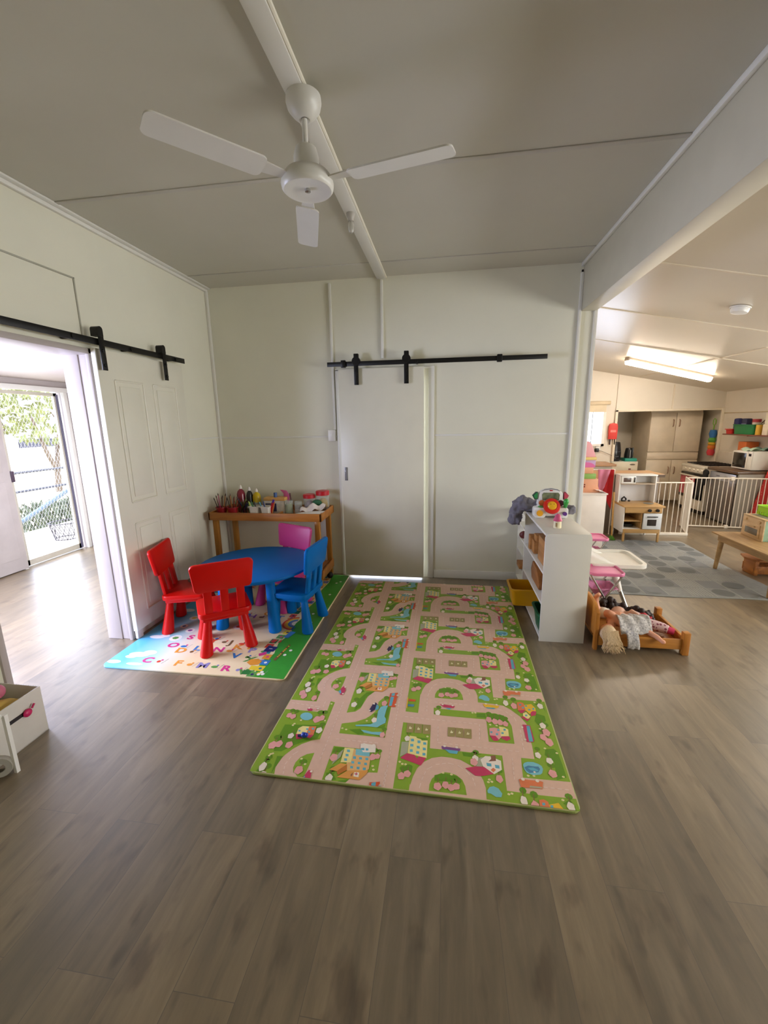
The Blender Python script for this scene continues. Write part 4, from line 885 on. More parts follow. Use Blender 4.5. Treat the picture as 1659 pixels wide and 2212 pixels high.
b=MB(); b.cyl((-1.66,3.86,TZ+.155),(-1.66,3.86,TZ+.20),.017,n=14); tag(b.build('glue_pot',mat('glue_blue','3f5f9a',.4)),'little blue cap standing on the wooden topped box','pot')
t = thing('craft_scissors','pink plastic craft scoop standing up behind the wooden topped box','scoop',(-1.57,3.90,TZ)); MB().prism([(-.02,0),(.03,0),(.04,.17),(.01,.215),(-.055,.225),(-.02,.185)],-.006,.006,axis='y',b=.003).build('blade',mat('pink_scoop','c0568a',.4),t); MB().cyl((.06,0,.0),(.045,0,.19),.006,n=8).build('handle',mat('scoop_dark','5a2a3a',.4),t)
GL = mat('clear_jar','d5dcd6',.1,alpha=.28,var=0)
for nm,x,y,r_,h_,lab,fill in (('a',-1.52,3.84,.04,.125,'clear jar of green shavings right of the wooden topped box','7f9a4a'),('b',-1.43,3.86,.038,.115,'empty clear jar in the middle of the craft table',None)):
    t = thing('glass_jar',lab,'jar',(x,y,TZ),0,'clear jars on the craft table')
    MB().lathe([(.001,0),(r_,0),(r_,h_),(r_-.003,h_),(r_-.003,.004),(.001,.004)],n=24).build('jar_body',GL,t)
    if fill: MB().lathe([(.001,.006),(r_-.005,.006),(r_-.006,h_*.72),(.001,h_*.76)],n=16).build('filling',mat('shavings',fill,.8,var=.4,scale=60),t)
LID = mat('red_lid','c01726',.35)
for x,y,h_,lab,fc,w_ in ((-1.34,3.93,.17,'shorter clear jar with a red screw lid on the craft table','b09aa0',.058),(-1.205,3.94,.205,'taller clear jar with a red screw lid at the right of the craft table','c8a040',.063)):
    t = thing('screw_jar',lab,'jar',(x,y,TZ),0,'red lidded jars'); MB().lathe([(.001,0),(w_-.004,0),(w_,.01),(w_,h_*.78),(w_-.01,h_*.82),(.001,h_*.82)],n=24).build('jar_body',GL,t)
    MB().lathe([(.001,h_*.82),(w_+.003,h_*.82),(w_+.003,h_),(w_-.004,h_+.006),(.001,h_+.006)],n=28).build('lid',LID,t); MB().ball((0,0,h_*.38),(w_*.75,w_*.75,h_*.3)).build('filling',mat('filling_'+fc,'#'+fc,.7,var=.4,scale=40),t)
b = MB(); b.ball((-1.24,3.86,TZ+.10),(.05,.03,.035)); tag(b.build('pom_pom',mat('pom_green','2d5f42',.9)),'dark green pompom in front of the taller red lidded jar','pompom')
b = MB(); rnd=random.Random(5)
b.grid(lambda u,v:(-1.38+.24*u, 3.755+.11*v, TZ+.035+.045*math.sin(3.14*v)*(.5+.5*math.sin(3.14*u))+.016*math.sin(u*13+v*4)+.012*math.sin(v*11-u*5)+.02*u),26,16)
tag(b.build('paper_bag',mat('paper_white','ddd2c6',.7),smooth=60),'crumpled white paper bag in front of the red lidded jars','bag')
b = MB(); b.box(-1.385,3.705,TZ+.012,-1.16,3.79,TZ+.03,b=.004); tag(b.build('cutting_board',wood('tan_board','a5603c','b87450',.5,'x')),'tan board lying under the crumpled paper bag','board')
b = MB(); b.grid(lambda u,v:(-1.405+.26*u+.03*v,3.625+.075*v,TZ+.036+.006*math.sin(u*3)+.02*u*v),8,4); tag(b.build('paper_sheet',mat('paper_sheet','e2ddd4',.6)),'white paper sheet lying at the front right of the craft table','paper')

# ------------------------------------------------------------------ white shelf unit and what is on it
t = thing('shelf_unit','white melamine shelf unit with rounded end panel beside the town mat','shelf unit',(.822,3.245,0))
for y0,y1 in ((-.38,-.362),(.362,.38)):
    b = MB(); b.prism([(-.150,0),(.150,0)]+[(.150-.03+.03*math.cos(R(a)),.765+.03*math.sin(R(a))) for a in (0,30,60,90)]+[(-.150+.03+.03*math.cos(R(a)),.765+.03*math.sin(R(a))) for a in (90,120,150,180)],y0,y1,axis='y',b=.002)
    b.build('end_panel',MELA,t)
MB().box(-.148,-.362,.776,.148,.362,.793,b=.002).build('top',MELA,t)
for z in (.025,.278,.505): MB().box(-.148,-.362,z-.008,.148,.362,z+.008,b=.0015).build('shelf',MELA,t)
MB().box(.138,-.362,.03,.146,.362,.776).build('back_panel',MELA,t)
t = thing('shelf_unit','lower white cubby shelf behind the shelf unit, against the back wall','shelf unit',(.82,3.84,0))
for y0,y1 in ((-.19,-.175),(.155,.17)): MB().box(-.14,y0,0,.14,y1,.735,b=.002).build('end_panel',MELA,t)
MB().box(-.14,-.19,.735,.14,.17,.75,b=.002).build('top',MELA,t)
for z in (.08,.22,.36,.49,.61): MB().box(-.138,-.175,z-.006,.138,.155,z+.006).build('shelf',MELA,t)
WB = wood('block_timber','94602e','bd8448',.5,'y')
b = MB(); b.box(.70,2.90,.514,.90,3.20,.70,b=.004); tag(b.build('wooden_box',WB),'plain wooden box on the top shelf of the white shelf unit','box')
for i,(x,y,z,sx,sy,sz,lab) in enumerate(((.69,3.30,.514,.10,.09,.10,'wooden block stack on the top shelf of the white unit'),(.70,3.28,.616,.10,.10,.05,'flat wooden block lying on top of the block stack'),(.68,3.42,.514,.08,.06,.12,'upright wooden block at the far end of the top shelf'))):
    b = MB(); b.box(x,y,z,x+sx,y+sy,z+sz,b=.006); tag(b.build('wooden_block',WB),lab,'block')
b = MB(); b.prism([(3.12,.287),(3.38,.287),(3.42,.36),(3.38,.43),(3.22,.42),(3.10,.34)],.70,.84,axis='x',b=.01); tag(b.build('wooden_truck',wood('truck_timber','7c4a20','a66b34',.5,'y')),'brown wooden toy truck on the middle shelf of the white unit','toy')
b = MB(); b.box(.71,2.90,.287,.88,3.05,.42,b=.006); tag(b.build('wooden_box',mat('cardboard_pink','b98a70',.7,var=.12)),'dull pink box at the near end of the middle shelf','box')
b = MB(); b.box(.66,3.72,.235,.80,3.86,.28,b=.004); tag(b.build('wooden_block',WB),'wooden slab poking out of the low cubby shelf','block')
b = MB(); b.ball((.70,3.8,.535),(.04,.03,.035)); tag(b.build('toy_car',mat('toy_maroon','6a2a2a',.5)),'maroon toy in the low cubby shelf','toy')
def tubbox(name,m,x0,x1,y0,y1,z0,z1,tp,lab):
    b = MB(); t_ = .004
    O = rrect(x0,y0,x1,y1,.03); I = rrect(x0+tp,y0+tp,x1-tp,y1-tp,.028); n = len(O)
    o1=[b.bm.verts.new((p[0],p[1],z0)) for p in I]; o2=[b.bm.verts.new((p[0],p[1],z1)) for p in O]
    rim=[b.bm.verts.new((p[0],p[1],z1)) for p in rrect(x0-.012,y0-.012,x1+.012,y1+.012,.036)]; rim2=[b.bm.verts.new((p[0],p[1],z1-.012)) for p in rrect(x0-.012,y0-.012,x1+.012,y1+.012,.036)]
    i2=[b.bm.verts.new((p[0],p[1],z1+.0)) for p in rrect(x0+.004,y0+.004,x1-.004,y1-.004,.028)]; i1=[b.bm.verts.new((p[0],p[1],z0+.004)) for p in rrect(x0+tp+.004,y0+tp+.004,x1-tp-.004,y1-tp-.004,.025)]
    def band(A,B):
        for i in range(n): b.bm.faces.new([A[i],A[(i+1)%n],B[(i+1)%n],B[i]])
    band(o1,o2); band(o2,rim2); band(rim2,rim); band(rim,i2); band(i2,i1); b.bm.faces.new(o1[::-1]); b.bm.faces.new(i1)
    return tag(b.build(name,m),lab,'tub')
tubbox('storage_tub',mat('yellow_tub','d39a0c',.35),.545,.88,3.36,3.59,.034,.185,.022,'yellow plastic tub sticking out of the bottom shelf of the white unit')
tubbox('storage_tub',mat('green_tub','0d5a38',.35),.668,.90,2.895,3.12,.034,.19,.02,'dark green plastic tub at the near end of the bottom shelf')
# toy dashboard
t = thing('toy_dashboard','white toy car dashboard with a red steering wheel on top of the shelf unit','toy',(.815,3.40,.793))
b = MB()
prof = rrect(-.128,0,-.045,.082,.02)
b.prism(rrect(-.128,0,-.04,.085,.022),-.05,.045,axis='y',b=.01); b.prism(rrect(.04,0,.128,.085,.022),-.05,.045,axis='y',b=.01); b.prism(rrect(-.10,.012,.10,.10,.02),-.03,.045,axis='y',b=.01)
b.build('base',WHITEPL,t)
b = MB()
out = [(-.098,.10),(.098,.10),(.092,.17)]+[(.092*math.cos(R(a)),.175+.052*math.sin(R(a))) for a in range(0,181,15)]+[(-.092,.17)]
hole = [(-.062,.135),(.062,.135),(.066,.18),(.055,.196),(-.055,.196),(-.066,.18)]
b.prism(out,.0,.05,axis='y',b=.008); b.build('windscreen_frame',WHITEPL,t)
b = MB(); b.prism(hole,-.004,.001,axis='y'); b.build('mirror_picture',mat('toy_picture','6e7558',.3,var=.6,scale=25),t)
b = MB(); b.prism([(-.075,.205),(-.05,.222),(0,.23),(.05,.222),(.075,.205),(.05,.216),(0,.223),(-.05,.216)],-.004,.001,axis='y'); b.build('grey_arc',mat('toy_greyarc','7f8289',.4),t)
MB().box(-.011,-.004,.208,.011,.001,.217,b=.001).build('badge',mat('toy_badge','c0343c',.4),t)
for s_,c_,nm in ((-1,'2f8a4c','green'),(1,'c4465a','pink')):
    b = MB(); b.prism([(s_*.097,.14),(s_*.097,.20),(s_*.112,.20),(s_*.138,.172),(s_*.12,.14)],.0,.03,axis='y',b=.006); b.build('indicator',mat('ind_rim_'+nm,'2c4a40' if s_<0 else '8a2f44',.4),t)
    b = MB(); b.prism([(s_*.101,.148),(s_*.101,.192),(s_*.110,.193),(s_*.130,.171),(s_*.117,.148)],-.004,.002,axis='y'); b.build('indicator_face',mat('ind_'+nm,c_,.3),t)
b = MB(Matrix.Translation((0,-.05,.098)) @ Matrix.Rotation(R(-62),4,'X').inverted())
b.lathe([(.030,-.012),(.058,-.014),(.064,0),(.058,.014),(.040,.018),(.030,.012)],n=28); wh = b.build('steering_wheel',mat('wheel_red','d2281c',.3),t)
b = MB(Matrix.Translation((0,-.05,.098)) @ Matrix.Rotation(R(-62),4,'X').inverted()); b.lathe([(.001,-.012),(.034,-.008),(.035,.016),(.028,.024),(.001,.027)],n=24); b.build('yellow_hub',mat('hub_yellow','e8b021',.3),t)
for x in (-.012,.012):
    b = MB(Matrix.Translation((0,-.05,.098)) @ Matrix.Rotation(R(-62),4,'X').inverted()); b.ball((x,.008,.025),(.003,.004,.002)); b.build('face_dot',mat('face_brown','7a4a12',.5),t)
MB().cyl((-.088,-.052,.042),(-.088,-.066,.042),.024,n=20).build('orange_button',mat('btn_orange','e8a420',.3),t)
MB().cyl((.098,-.05,.04),(.098,-.07,.04),.015,n=16).build('purple_key',mat('btn_purple','5a2a7c',.35),t)
b = MB(); b.tube([(.10,-.02,.06),(.104,-.04,.10),(.104,-.05,.13)],[.012,.014,.019],12); b.ball((.104,-.052,.135),(.02,.018,.024)); b.build('green_lever',mat('lever_green','38a045',.35),t)
b = MB(); b.ball((-.075,-.03,.082),(.028,.018,.018)); b.build('green_knob',mat('knob_green','5a9a52',.4),t)
for s_,c_ in ((-1,'b8602c'),(1,'6a2f4a')): MB().cyl((s_*.07,-.034,.118),(s_*.07,-.02,.118),.023,n=18).build('gauge',mat('gauge_'+c_,'#'+c_,.35,var=.2),t)
# little mushroom house
t = thing('toy_house','tiny cream toy house with a pink roof at the front of the shelf top','toy',(.79,3.055,.793))
MB().lathe([(.001,0),(.027,0),(.027,.008),(.025,.055),(.001,.058)],n=20).build('house_wall',mat('house_cream','e2d6b0',.5),t)
MB().lathe([(.029,.05),(.031,.056),(.022,.075),(.018,.09),(.008,.10),(.001,.102)],n=20).build('roof',mat('house_pink','d0557c',.4),t); MB().box(-.018,-.028,.012,-.012,-.022,.04).build('door',mat('house_brown','8a6a40',.5),t)
# draped grey cloth
b = MB()
for c_,r_ in (((.66,3.62,.85),(.10,.09,.055)),((.78,3.62,.84),(.12,.09,.045)),((.92,3.60,.83),(.10,.08,.035)),((.60,3.63,.80),(.06,.07,.06)),((.575,3.60,.745),(.045,.055,.06)),((.60,3.58,.72),(.04,.04,.04)),((.64,3.60,.90),(.05,.05,.02)),((1.0,3.56,.82),(.05,.05,.03))): b.ball(c_,r_)
cl = b.build('jacket',mat('slate_cloth','77757f',.95,var=.15,bump=.3)); soften(cl,.009,4); dm = cl.modifiers.new('folds','DISPLACE'); tx = bpy.data.textures.new('folds','CLOUDS'); tx.noise_scale=.045; dm.texture=tx; dm.strength=.06; dm.mid_level=.5
tag(cl,'slate grey jacket dumped over the far end of the shelf unit','jacket')

# ------------------------------------------------------------------ storage box at the left edge
PB = bpy.data.materials.new('perforated_white'); PB.use_nodes=True; nt=PB.node_tree; bs=nt.nodes['Principled BSDF']
bs.inputs['Base Color'].default_value=lin('d6d2ca')+(1,); bs.inputs['Roughness'].default_value=.4
tc=nt.nodes.new('ShaderNodeTexCoord'); vo=nt.nodes.new('ShaderNodeTexVoronoi'); vo.inputs['Scale'].default_value=70; vo.inputs['Randomness'].default_value=0; vo.voronoi_dimensions='3D'
mr=nt.nodes.new('ShaderNodeMath'); mr.operation='GREATER_THAN'; mr.inputs[1].default_value=.30
nt.links.new(tc.outputs['Object'],vo.inputs['Vector']); nt.links.new(vo.outputs['Distance'],mr.inputs[0]); nt.links.new(mr.outputs[0],bs.inputs['Alpha'])
t = thing('storage_box','white perforated metal storage box of toys at the left edge','box',(-2.222,1.425,0)); t.rotation_euler=(0,0,R(0))
SB = mat('box_white','d2cec6',.4)
b = MB(); b.box(-.165,-.215,.0,.165,.215,.004); b.box(.158,-.215,.0,.165,.215,.255,b=.002); b.box(-.165,-.215,0,-.158,.215,.255,b=.002); b.box(-.158,-.215,.004,.158,-.208,.255,b=.002)
b.build('box_shell',SB,t); MB().box(-.158,.208,.004,.158,.213,.255).build('perforated_panel',PB,t)
MB().box(.1645,.03,.158,.166,.12,.178,b=.0005).build('handle_slot',mat('slot_dark','2a2226',.7),t)
b = MB(); b.ball((-2.14,1.44,.15),(.08,.185,.12)); tag(soften(b.build('cushion',mat('cushion_yellow','c9a851',.85,var=.1)),.02),'pale yellow cushion stuffed in the white storage box','cushion')
b = MB(); b.ball((-2.095,1.40,.19),(.028,.09,.05)); tag(b.build('soft_ball',mat('ball_orange','d98a4a',.7)),'orange soft toy at the front of the white storage box','toy')
b = MB(); b.ball((-2.165,1.52,.292),(.036,.036,.036)); tag(b.build('toy_egg',mat('egg_pink','c2657c',.5)),'round pink toy on top of the toys in the storage box','toy')
t = thing('rattle','magenta toy poking through the handle of the storage box','toy',(-2.046,1.548,.168)); MB().ball((0,0,0),(.012,.022,.02)).build('body',mat('magenta_toy','c01a5c',.4),t); MB().tube([(.004,.02,.012),(.006,.034,.03)],.005,8).build('stem',mat('magenta_toy','c01a5c'),t)
t = thing('folding_frame','white slatted toy stroller frame standing before the storage box at the left edge','frame',(-1.945,1.375,0))
MB().box(-.008,-.008,.0,.008,.008,.30).build('leg',WHITEPL,t); MB().tube([(0,0,.30),(-.20,-.05,.36)],.009).build('handle_bar',WHITEPL,t); t.children[0].rotation_euler=(R(3),0,0)
MB().lathe([(.022,-.012),(.048,-.012),(.05,0),(.048,.012),(.022,.012)],n=22).build('wheel',mat('wheel_grey','a9a59a',.5),t)
wv = [c for c in t.children if c.name.startswith('wheel')][0]; wv.rotation_euler=(R(90),0,R(30)); wv.location=(-.045,-.03,.05)

# ------------------------------------------------------------------ doll bed and dolls
BW = wood('bed_timber','a86a22','c98a3a',.42,'x'); BWV = wood('bed_timber_upright','a4641e','c58434',.42,'z')
t = thing('doll_bed','small pine doll bed on the floor beside the shelf unit','bed',(1.30,2.99,0))
for y in (-.19,.19): MB().box(-.26,y-.008,.035,.27,y+.008,.108,b=.003).build('side_rail',BW,t)
MB().box(-.26,-.185,.05,.27,.185,.06).build('slat_base',BW,t)
b = MB(); b.prism([(-.20,.0),(-.165,.0),(-.165,.10),(.165,.10),(.165,.0),(.20,.0),(.20,.27),(.13,.315),(0,.33),(-.13,.315),(-.20,.27)],-.285,-.262,axis='x',b=.003); b.build('headboard',BWV,t)
for y in (-.19,.19): MB().box(.265,y-.022,0,.305,y+.022,.16,b=.004).build('foot_post',BWV,t)
MB().box(.275,-.17,.04,.295,.17,.115,b=.003).build('footboard',BW,t)
SK = mat('doll_skin','d79878',.5,var=.05); HAIRB = mat('doll_hair_blond','cbb088',.6,var=.3,scale=60,stretch=(6,6,1)); HAIRD = mat('doll_hair_brown','2a1813',.6,var=.4,scale=50)
# blond doll lying on its side across the bed, head hanging over the near rail
t = thing('doll','blond doll in a speckled grey dress, head hanging over the near bed rail','doll',(1.16,2.93,.07))
b = MB()
b.tube([(-.02,.02,.10),(.05,.0,.10),(.12,-.01,.085)],[.042,.055,.045],14)      # trunk
b.ball((-.055,-.115,.055),(.05,.05,.055)); b.ball((-.058,-.068,.078),(.009,.009,.008))                                        # head
b.tube([(.0,-.03,.085),(-.035,-.085,.07)],[.028,.024],10)                          # neck
b.tube([(-.05,.06,.115),(-.01,.0,.135),(.055,-.075,.09),(.06,-.085,.085)],[.03,.03,.022,.018],10)   # arm over the face
b.tube([(-.06,.05,.12),(-.08,.065,.15),(-.085,.07,.20)],[.034,.028,.021],10); b.tube([(-.085,.07,.20),(-.083,.068,.235),(-.07,.05,.262)],[.020,.017,.014],10)  # raised leg and foot
b.tube([(.14,-.02,.075),(.21,-.09,.055),(.25,-.14,.045),(.262,-.165,.035)],[.026,.022,.017,.013],10); b.ball((.268,-.172,.033),(.017,.02,.014))  # other leg
for k,(dx,dz) in enumerate(((-.012,.004),(-.004,.010),(.004,.011),(.011,.008))): b.tube([(.06+dx*.6,-.088,.084),(.062+dx,-.108,.078+dz*.3)],[.006,.0045],6)
bd = b.build('body',SK,t); soften(bd,.0055,3,.5)
b = MB()
b.grid(lambda u,v:(.02+.215*u, (-.155+.17*v)*(1-.25*u)+.01, .13+.035*math.sin(3.14*min(1,v*1.05))*(1-.4*u)-.075*(1-v)**2+.006*math.sin(u*17+v*5)),22,16)
dr = b.build('dress',mat('dress_speckle','b9b5b2',.9,var=.45,scale=90),t,smooth=60); sm = dr.modifiers.new('thick','SOLIDIFY'); sm.thickness=.006
b = MB(); b.grid(lambda u,v:(.045+.075*u+.015*v,-.15-.025*math.sin(v*2.4),.085-.12*v+.004*math.sin(u*12)),10,10)
dr = b.build('sleeve',mat('dress_speckle','b9b5b2'),t,smooth=60); sm = dr.modifiers.new('thick','SOLIDIFY'); sm.thickness=.006
b = MB(); rnd = random.Random(12)
b.ball((-.06,-.13,.055),(.056,.05,.055))
for i in range(240):
    a = rnd.uniform(-1.2,1.4); x = -.06+.05*math.sin(a)*rnd.uniform(.3,1.1); y = -.145-.03*math.cos(a); L_ = rnd.uniform(.6,1.0)
    sw = rnd.uniform(-.015,.06)
    k1,k2 = rnd.uniform(-.012,.012),rnd.uniform(-.012,.012); b.tube([(x,y,.085),(x+sw*.25+k1*.4,y-.028,.045),(x+sw*.5-k1,y-.036+k2*.4,.015),(x+sw*.75+k1,y-.034-k2*.4,-.02),(x+sw+k2,y-.03+rnd.uniform(-.014,.012),.085-.145*L_)],[.006,.006,.005,.004,.001],5)
b.build('hair',HAIRB,t)
for x in (-.074,-.040): MB().ball((x,-.082,.087),(.006,.004,.004)).build('eye',mat('doll_eye','2a3550',.2),t)
b = MB(); b.ball((-.035,.045,.12),(.05,.045,.042)); soften(b.build('nappy',mat('nappy_white','d9cdbd',.9),t),.008)
# brown haired doll lying lengthwise in dotted pink leggings
t = thing('doll','curly brown haired doll in dotted pink leggings lying toward the foot of the bed','doll',(1.36,3.03,.065))
b = MB(); b.ball((-.10,.03,.09),(.052,.052,.05)); b.tube([(-.08,.02,.08),(-.03,.0,.075),(.03,-.02,.065)],[.03,.045,.042],12); b.tube([(-.02,.02,.09),(-.03,-.02,.13),(-.015,-.045,.125)],[.022,.018,.013],10); b.ball((-.008,-.052,.125),(.014,.014,.012))
soften(b.build('body',mat('doll_skin_pale','e0b29a',.5),t),.006,3,.5)
LG = mat('leggings_dotted','c79aa0',.85,var=.05)
ld = bpy.data.materials.new('leggings_dots'); ld.use_nodes=True; nt=ld.node_tree; bs=nt.nodes['Principled BSDF']; tc=nt.nodes.new('ShaderNodeTexCoord'); vo=nt.nodes.new('ShaderNodeTexVoronoi'); vo.inputs['Scale'].default_value=45; vo.inputs['Randomness'].default_value=.3
rp=nt.nodes.new('ShaderNodeValToRGB'); rp.color_ramp.interpolation='CONSTANT'; rp.color_ramp.elements[0].color=lin('8a4a58')+(1,); rp.color_ramp.elements[1].position=.36; rp.color_ramp.elements[1].color=lin('d4b4b4')+(1,)
nt.links.new(tc.outputs['Object'],vo.inputs['Vector']); nt.links.new(vo.outputs['Distance'],rp.inputs[0]); nt.links.new(rp.outputs[0],bs.inputs['Base Color']); bs.inputs['Roughness'].default_value=.9
b = MB(); b.tube([(.0,-.03,.075),(.06,-.085,.07),(.13,-.11,.062),(.165,-.13,.055)],[.042,.04,.037,.03],12); b.tube([(.0,.0,.07),(.07,-.045,.06),(.15,-.06,.045)],[.034,.030,.025],12); b.tube([(-.03,-.01,.09),(.03,-.03,.075)],[.046,.045],12)
soften(b.build('leggings',ld,t),.006,3,.5)
CF = mat('cuff_pink','c8345a',.8)
MB().tube([(.158,-.128,.056),(.195,-.145,.05)],[.027,.022],12).build('foot_cuff',CF,t)
MB().tube([(.14,-.06,.045),(.175,-.07,.04)],[.025,.02],12).build('foot_cuff',CF,t)
b = MB(); b.tube([(.015,-.015,.10),(.045,-.04,.115),(.07,-.06,.10)],[.018,.018,.015],10); 
for k in range(4): b.tube([(.07,-.06,.10),(.08+.004*k,-.068+.008*k,.105)],[.007,.004],6)
b.build('glove_arm',mat('glove_red','c23040',.8),t)
b = MB(); rnd=random.Random(8)
for i in range(150):
    a = rnd.uniform(0,1); p = Vector((-.19+.31*a, .09+.03*math.sin(a*6)-.05*a, .135-.065*a)); 
    b.ball((p.x+rnd.gauss(0,.016),p.y+rnd.gauss(0,.02),p.z+rnd.gauss(0,.014)),rnd.uniform(.012,.026),u=8,v=6)
b.build('curly_hair',HAIRD,t)

# ------------------------------------------------------------------ high chair and doll chairs
t = thing('high_chair','white plastic high chair with a wide tray and steel legs behind the shelf unit','high chair',(1.24,3.60,0))
TW = mat('tray_white','efebe2',.3)
b = MB(); 
O = rrect(-.10,-.215,.35,.215,.07); I = rrect(-.075,-.19,.325,.19,.055); n=len(O)
def ring(pts,z): return [b.bm.verts.new((p[0],p[1],z)) for p in pts]
r0=ring(rrect(-.09,-.20,.335,.20,.065),.375); r1=ring(O,.385); r2=ring(O,.415); r3=ring(I,.415); r4=ring(rrect(-.065,-.18,.315,.18,.05),.398)
for A,B in ((r0,r1),(r1,r2),(r2,r3),(r3,r4)):
    for i in range(n): b.bm.faces.new([A[i],A[(i+1)%n],B[(i+1)%n],B[i]])
b.bm.faces.new(r0[::-1]); b.bm.faces.new(r4); b.build('tray',TW,t)
b = MB(); b.prism(rrect(-.17,-.16,.16,.16,.06),.27,.295,b=.008); b.grid(lambda u,v:(-.165-.03*v,-.15+.30*u,.28+.28*v),8,6); b.grid(lambda u,v:(-.165+.30*u,.155,.28+(.28-.17*u)*v),6,4); b.grid(lambda u,v:(-.165+.30*u,-.155,.28+(.28-.17*u)*v),6,4)
sh = b.build('seat_shell',TW,t); sm = sh.modifiers.new('thick','SOLIDIFY'); sm.thickness=.008
for x,y,fx,fy in ((.13,-.15,.215,-.275),(.13,.15,.235,.215),(-.13,-.15,-.22,-.26),(-.13,.15,-.22,.24)):
    lg = MB().tube([(x+(fx-x)*.30,y+(fy-y)*.30,.20),(fx,fy,.012)],[.017,.0135],14).build('leg',CHROME,t)
    MB().tube([(x,y,.30),(x+(fx-x)*.33,y+(fy-y)*.33,.185)],[.027,.019],14).build('leg_sleeve',TW,lg)
    MB().cyl((fx,fy,0),(fx,fy,.02),.0155,n=14).build('foot_cap',TW,lg)
DP = mat('doll_chair_pink','df7aa6',.4,var=.06)
def doll_chair(x,y,lab,z=0.0):
    t = thing('doll_high_chair',lab,'doll chair',(x,y,z),0,'pink doll high chairs')
    b = MB(); b.prism(rrect(-.12,-.11,.13,.11,.04),.385,.40,b=.005); b.tube([(p[0],p[1],.402) for p in rrect(-.115,-.105,.125,.105,.04)],.008,8,closed=True); b.build('tray',DP,t)
    for y_ in (-.10,.10):
        for (xa,xb) in ((-.13,.12),(.12,-.13)): MB().tube([(xa,y_,.0),(xb*.9,y_*.95,.39)],.007,10).build('leg',CHROME,t)
        MB().cyl((0,y_-.006,.19),(0,y_+.006,.19),.018,n=14).build('pivot',DP,t)
    MB().tube([(-.13,-.10,.007),(-.13,.10,.007)],.007,8).build('foot_bar',CHROME,t)
    MB().tube([(.12,-.10,.007),(.12,.10,.007)],.007,8).build('foot_bar',CHROME,t)
    b = MB(); b.grid(lambda u,v:(-.10+.19*u,-.09+.18*v,.28-.10*math.sin(3.14*v)*math.sin(3.14*u)),8,8); q=b.build('fabric_seat',mat('doll_fabric','cf86ac',.8,var=.25,scale=40),t); q.modifiers.new('thick','SOLIDIFY').thickness=.004
    return t
doll_chair(1.215,3.30,'pink doll high chair between the shelf unit and the white high chair')
doll_chair(1.43,4.24,'pink doll high chair farther back, behind the white high chair',.012)

# ------------------------------------------------------------------ grey rug
b = MB(); RX0,RX1,RY0,RY1 = 1.38,2.94,3.79,5.62
b.grid(lambda u,v:(RX0+(RX1-RX0)*u+.012*math.sin(v*9), RY0+(RY1-RY0)*v+.010*math.sin(u*11), .007+.003*math.sin(u*14+v*3)*math.sin(v*11)),40,44,0)
ex = bmesh.ops.extrude_face_region(b.bm, geom=b.bm.faces[:]); 
for v in [g for g in ex['geom'] if isinstance(g,bmesh.types.BMVert)]: v.co.z = .001
random.seed(21)
def rz(x,y): u=(x-RX0)/(RX1-RX0); v=(y-RY0)/(RY1-RY0); return .0078+.003*math.sin(u*14+v*3)*math.sin(v*11)
def rp_(pts,m,dz): b.poly([(x,y,rz(x,y)+dz) for x,y in pts],m)
cs=.195
for i in range(8):
    for j in range(9):
        x0=RX0+.01+i*cs; y0=RY0+.02+j*cs; x1=min(x0+cs,RX1-.01); y1=min(y0+cs,RY1-.02); cx,cy=(x0+x1)/2,(y0+y1)/2; k=(i*5+j*3+(i*j)%3)%4
        if k==0:
            for q in range(7):
                xx=x0+.02+q*(x1-x0-.03)/7; rp_([(xx,y0+.01),(xx+.005,y0+.01),(xx+.005,y1-.01),(xx,y1-.01)],2,.0012)
        elif k==1: rp_(ell(cx,cy,.085,.085,18),1,.0010)
        elif k==2: rp_([(x0+.006,y0+.006),(x1-.006,y0+.006),(x1-.006,y1-.006),(x0+.006,y1-.006)],3,.0010); rp_(ell(cx,cy,.07,.09,16),1,.0014)
        rp_([(x0-.002,y0),(x0+.002,y0),(x0+.002,y1),(x0-.002,y1)],2,.0016)
tag(b.build('rug',[mat('rug_grey','8f918f',.95,var=.10,scale=30,bump=.2),mat('rug_dark','6e7070',.95,var=.08),mat('rug_line','bab8b2',.95),mat('rug_mid','808283',.95)],smooth=60,normals=False,base=False),'large grey patterned rug in front of the toy kitchen','rug')

# ------------------------------------------------------------------ toy kitchen corner
BIRCH = wood('birch_ply','b98f58','d0a970',.45,'x')
t = thing('toy_kitchen','timber and white wooden toy kitchen with a small oven on the grey rug','toy kitchen',(2.44,5.72,.012))
KT = WHITEPL
b = MB(); b.box(-.225,-.19,.115,-.213,.19,.46,b=.002); b.build('side_panel',KT,t)
b = MB(); b.box(.213,-.19,.115,.225,.19,.46,b=.002); b.build('side_panel',KT,t)
MB().box(-.24,-.215,.445,.24,.19,.465,b=.003).build('worktop',BIRCH,t)
MB().box(-.213,-.205,.375,.213,-.19,.445,b=.002).build('front_fascia',BIRCH,t); MB().box(-.213,-.20,.115,.213,-.186,.165,b=.002).build('plinth',BIRCH,t)
MB().box(-.213,-.185,.16,.213,.18,.17).build('bottom_board',KT,t); MB().box(-.213,-.185,.262,-.01,.18,.272,b=.001).build('shelf',BIRCH,t); MB().box(-.012,-.185,.165,.0,.18,.445).build('divider',BIRCH,t); MB().box(-.213,.17,.165,.213,.18,.445).build('back_panel',BIRCH,t)
for x in (-.21,.195): MB().box(x,-.19,0,x+.022,-.165,.118,b=.002).build('leg',BIRCH,t); MB().box(x,.16,0,x+.022,.185,.118,b=.002).build('leg',KT,t)
d = MB().box(.004,-.212,.17,.212,-.19,.37,b=.003).build('oven_door',mat('oven_white','e4e8ec',.35),t)
MB().box(.05,-.2135,.215,.155,-.211,.295,b=.001).build('oven_glass',mat('oven_dark','3a3330',.2),d); MB().box(.04,-.226,.325,.165,-.216,.336,b=.003).build('handle',DARK,d)
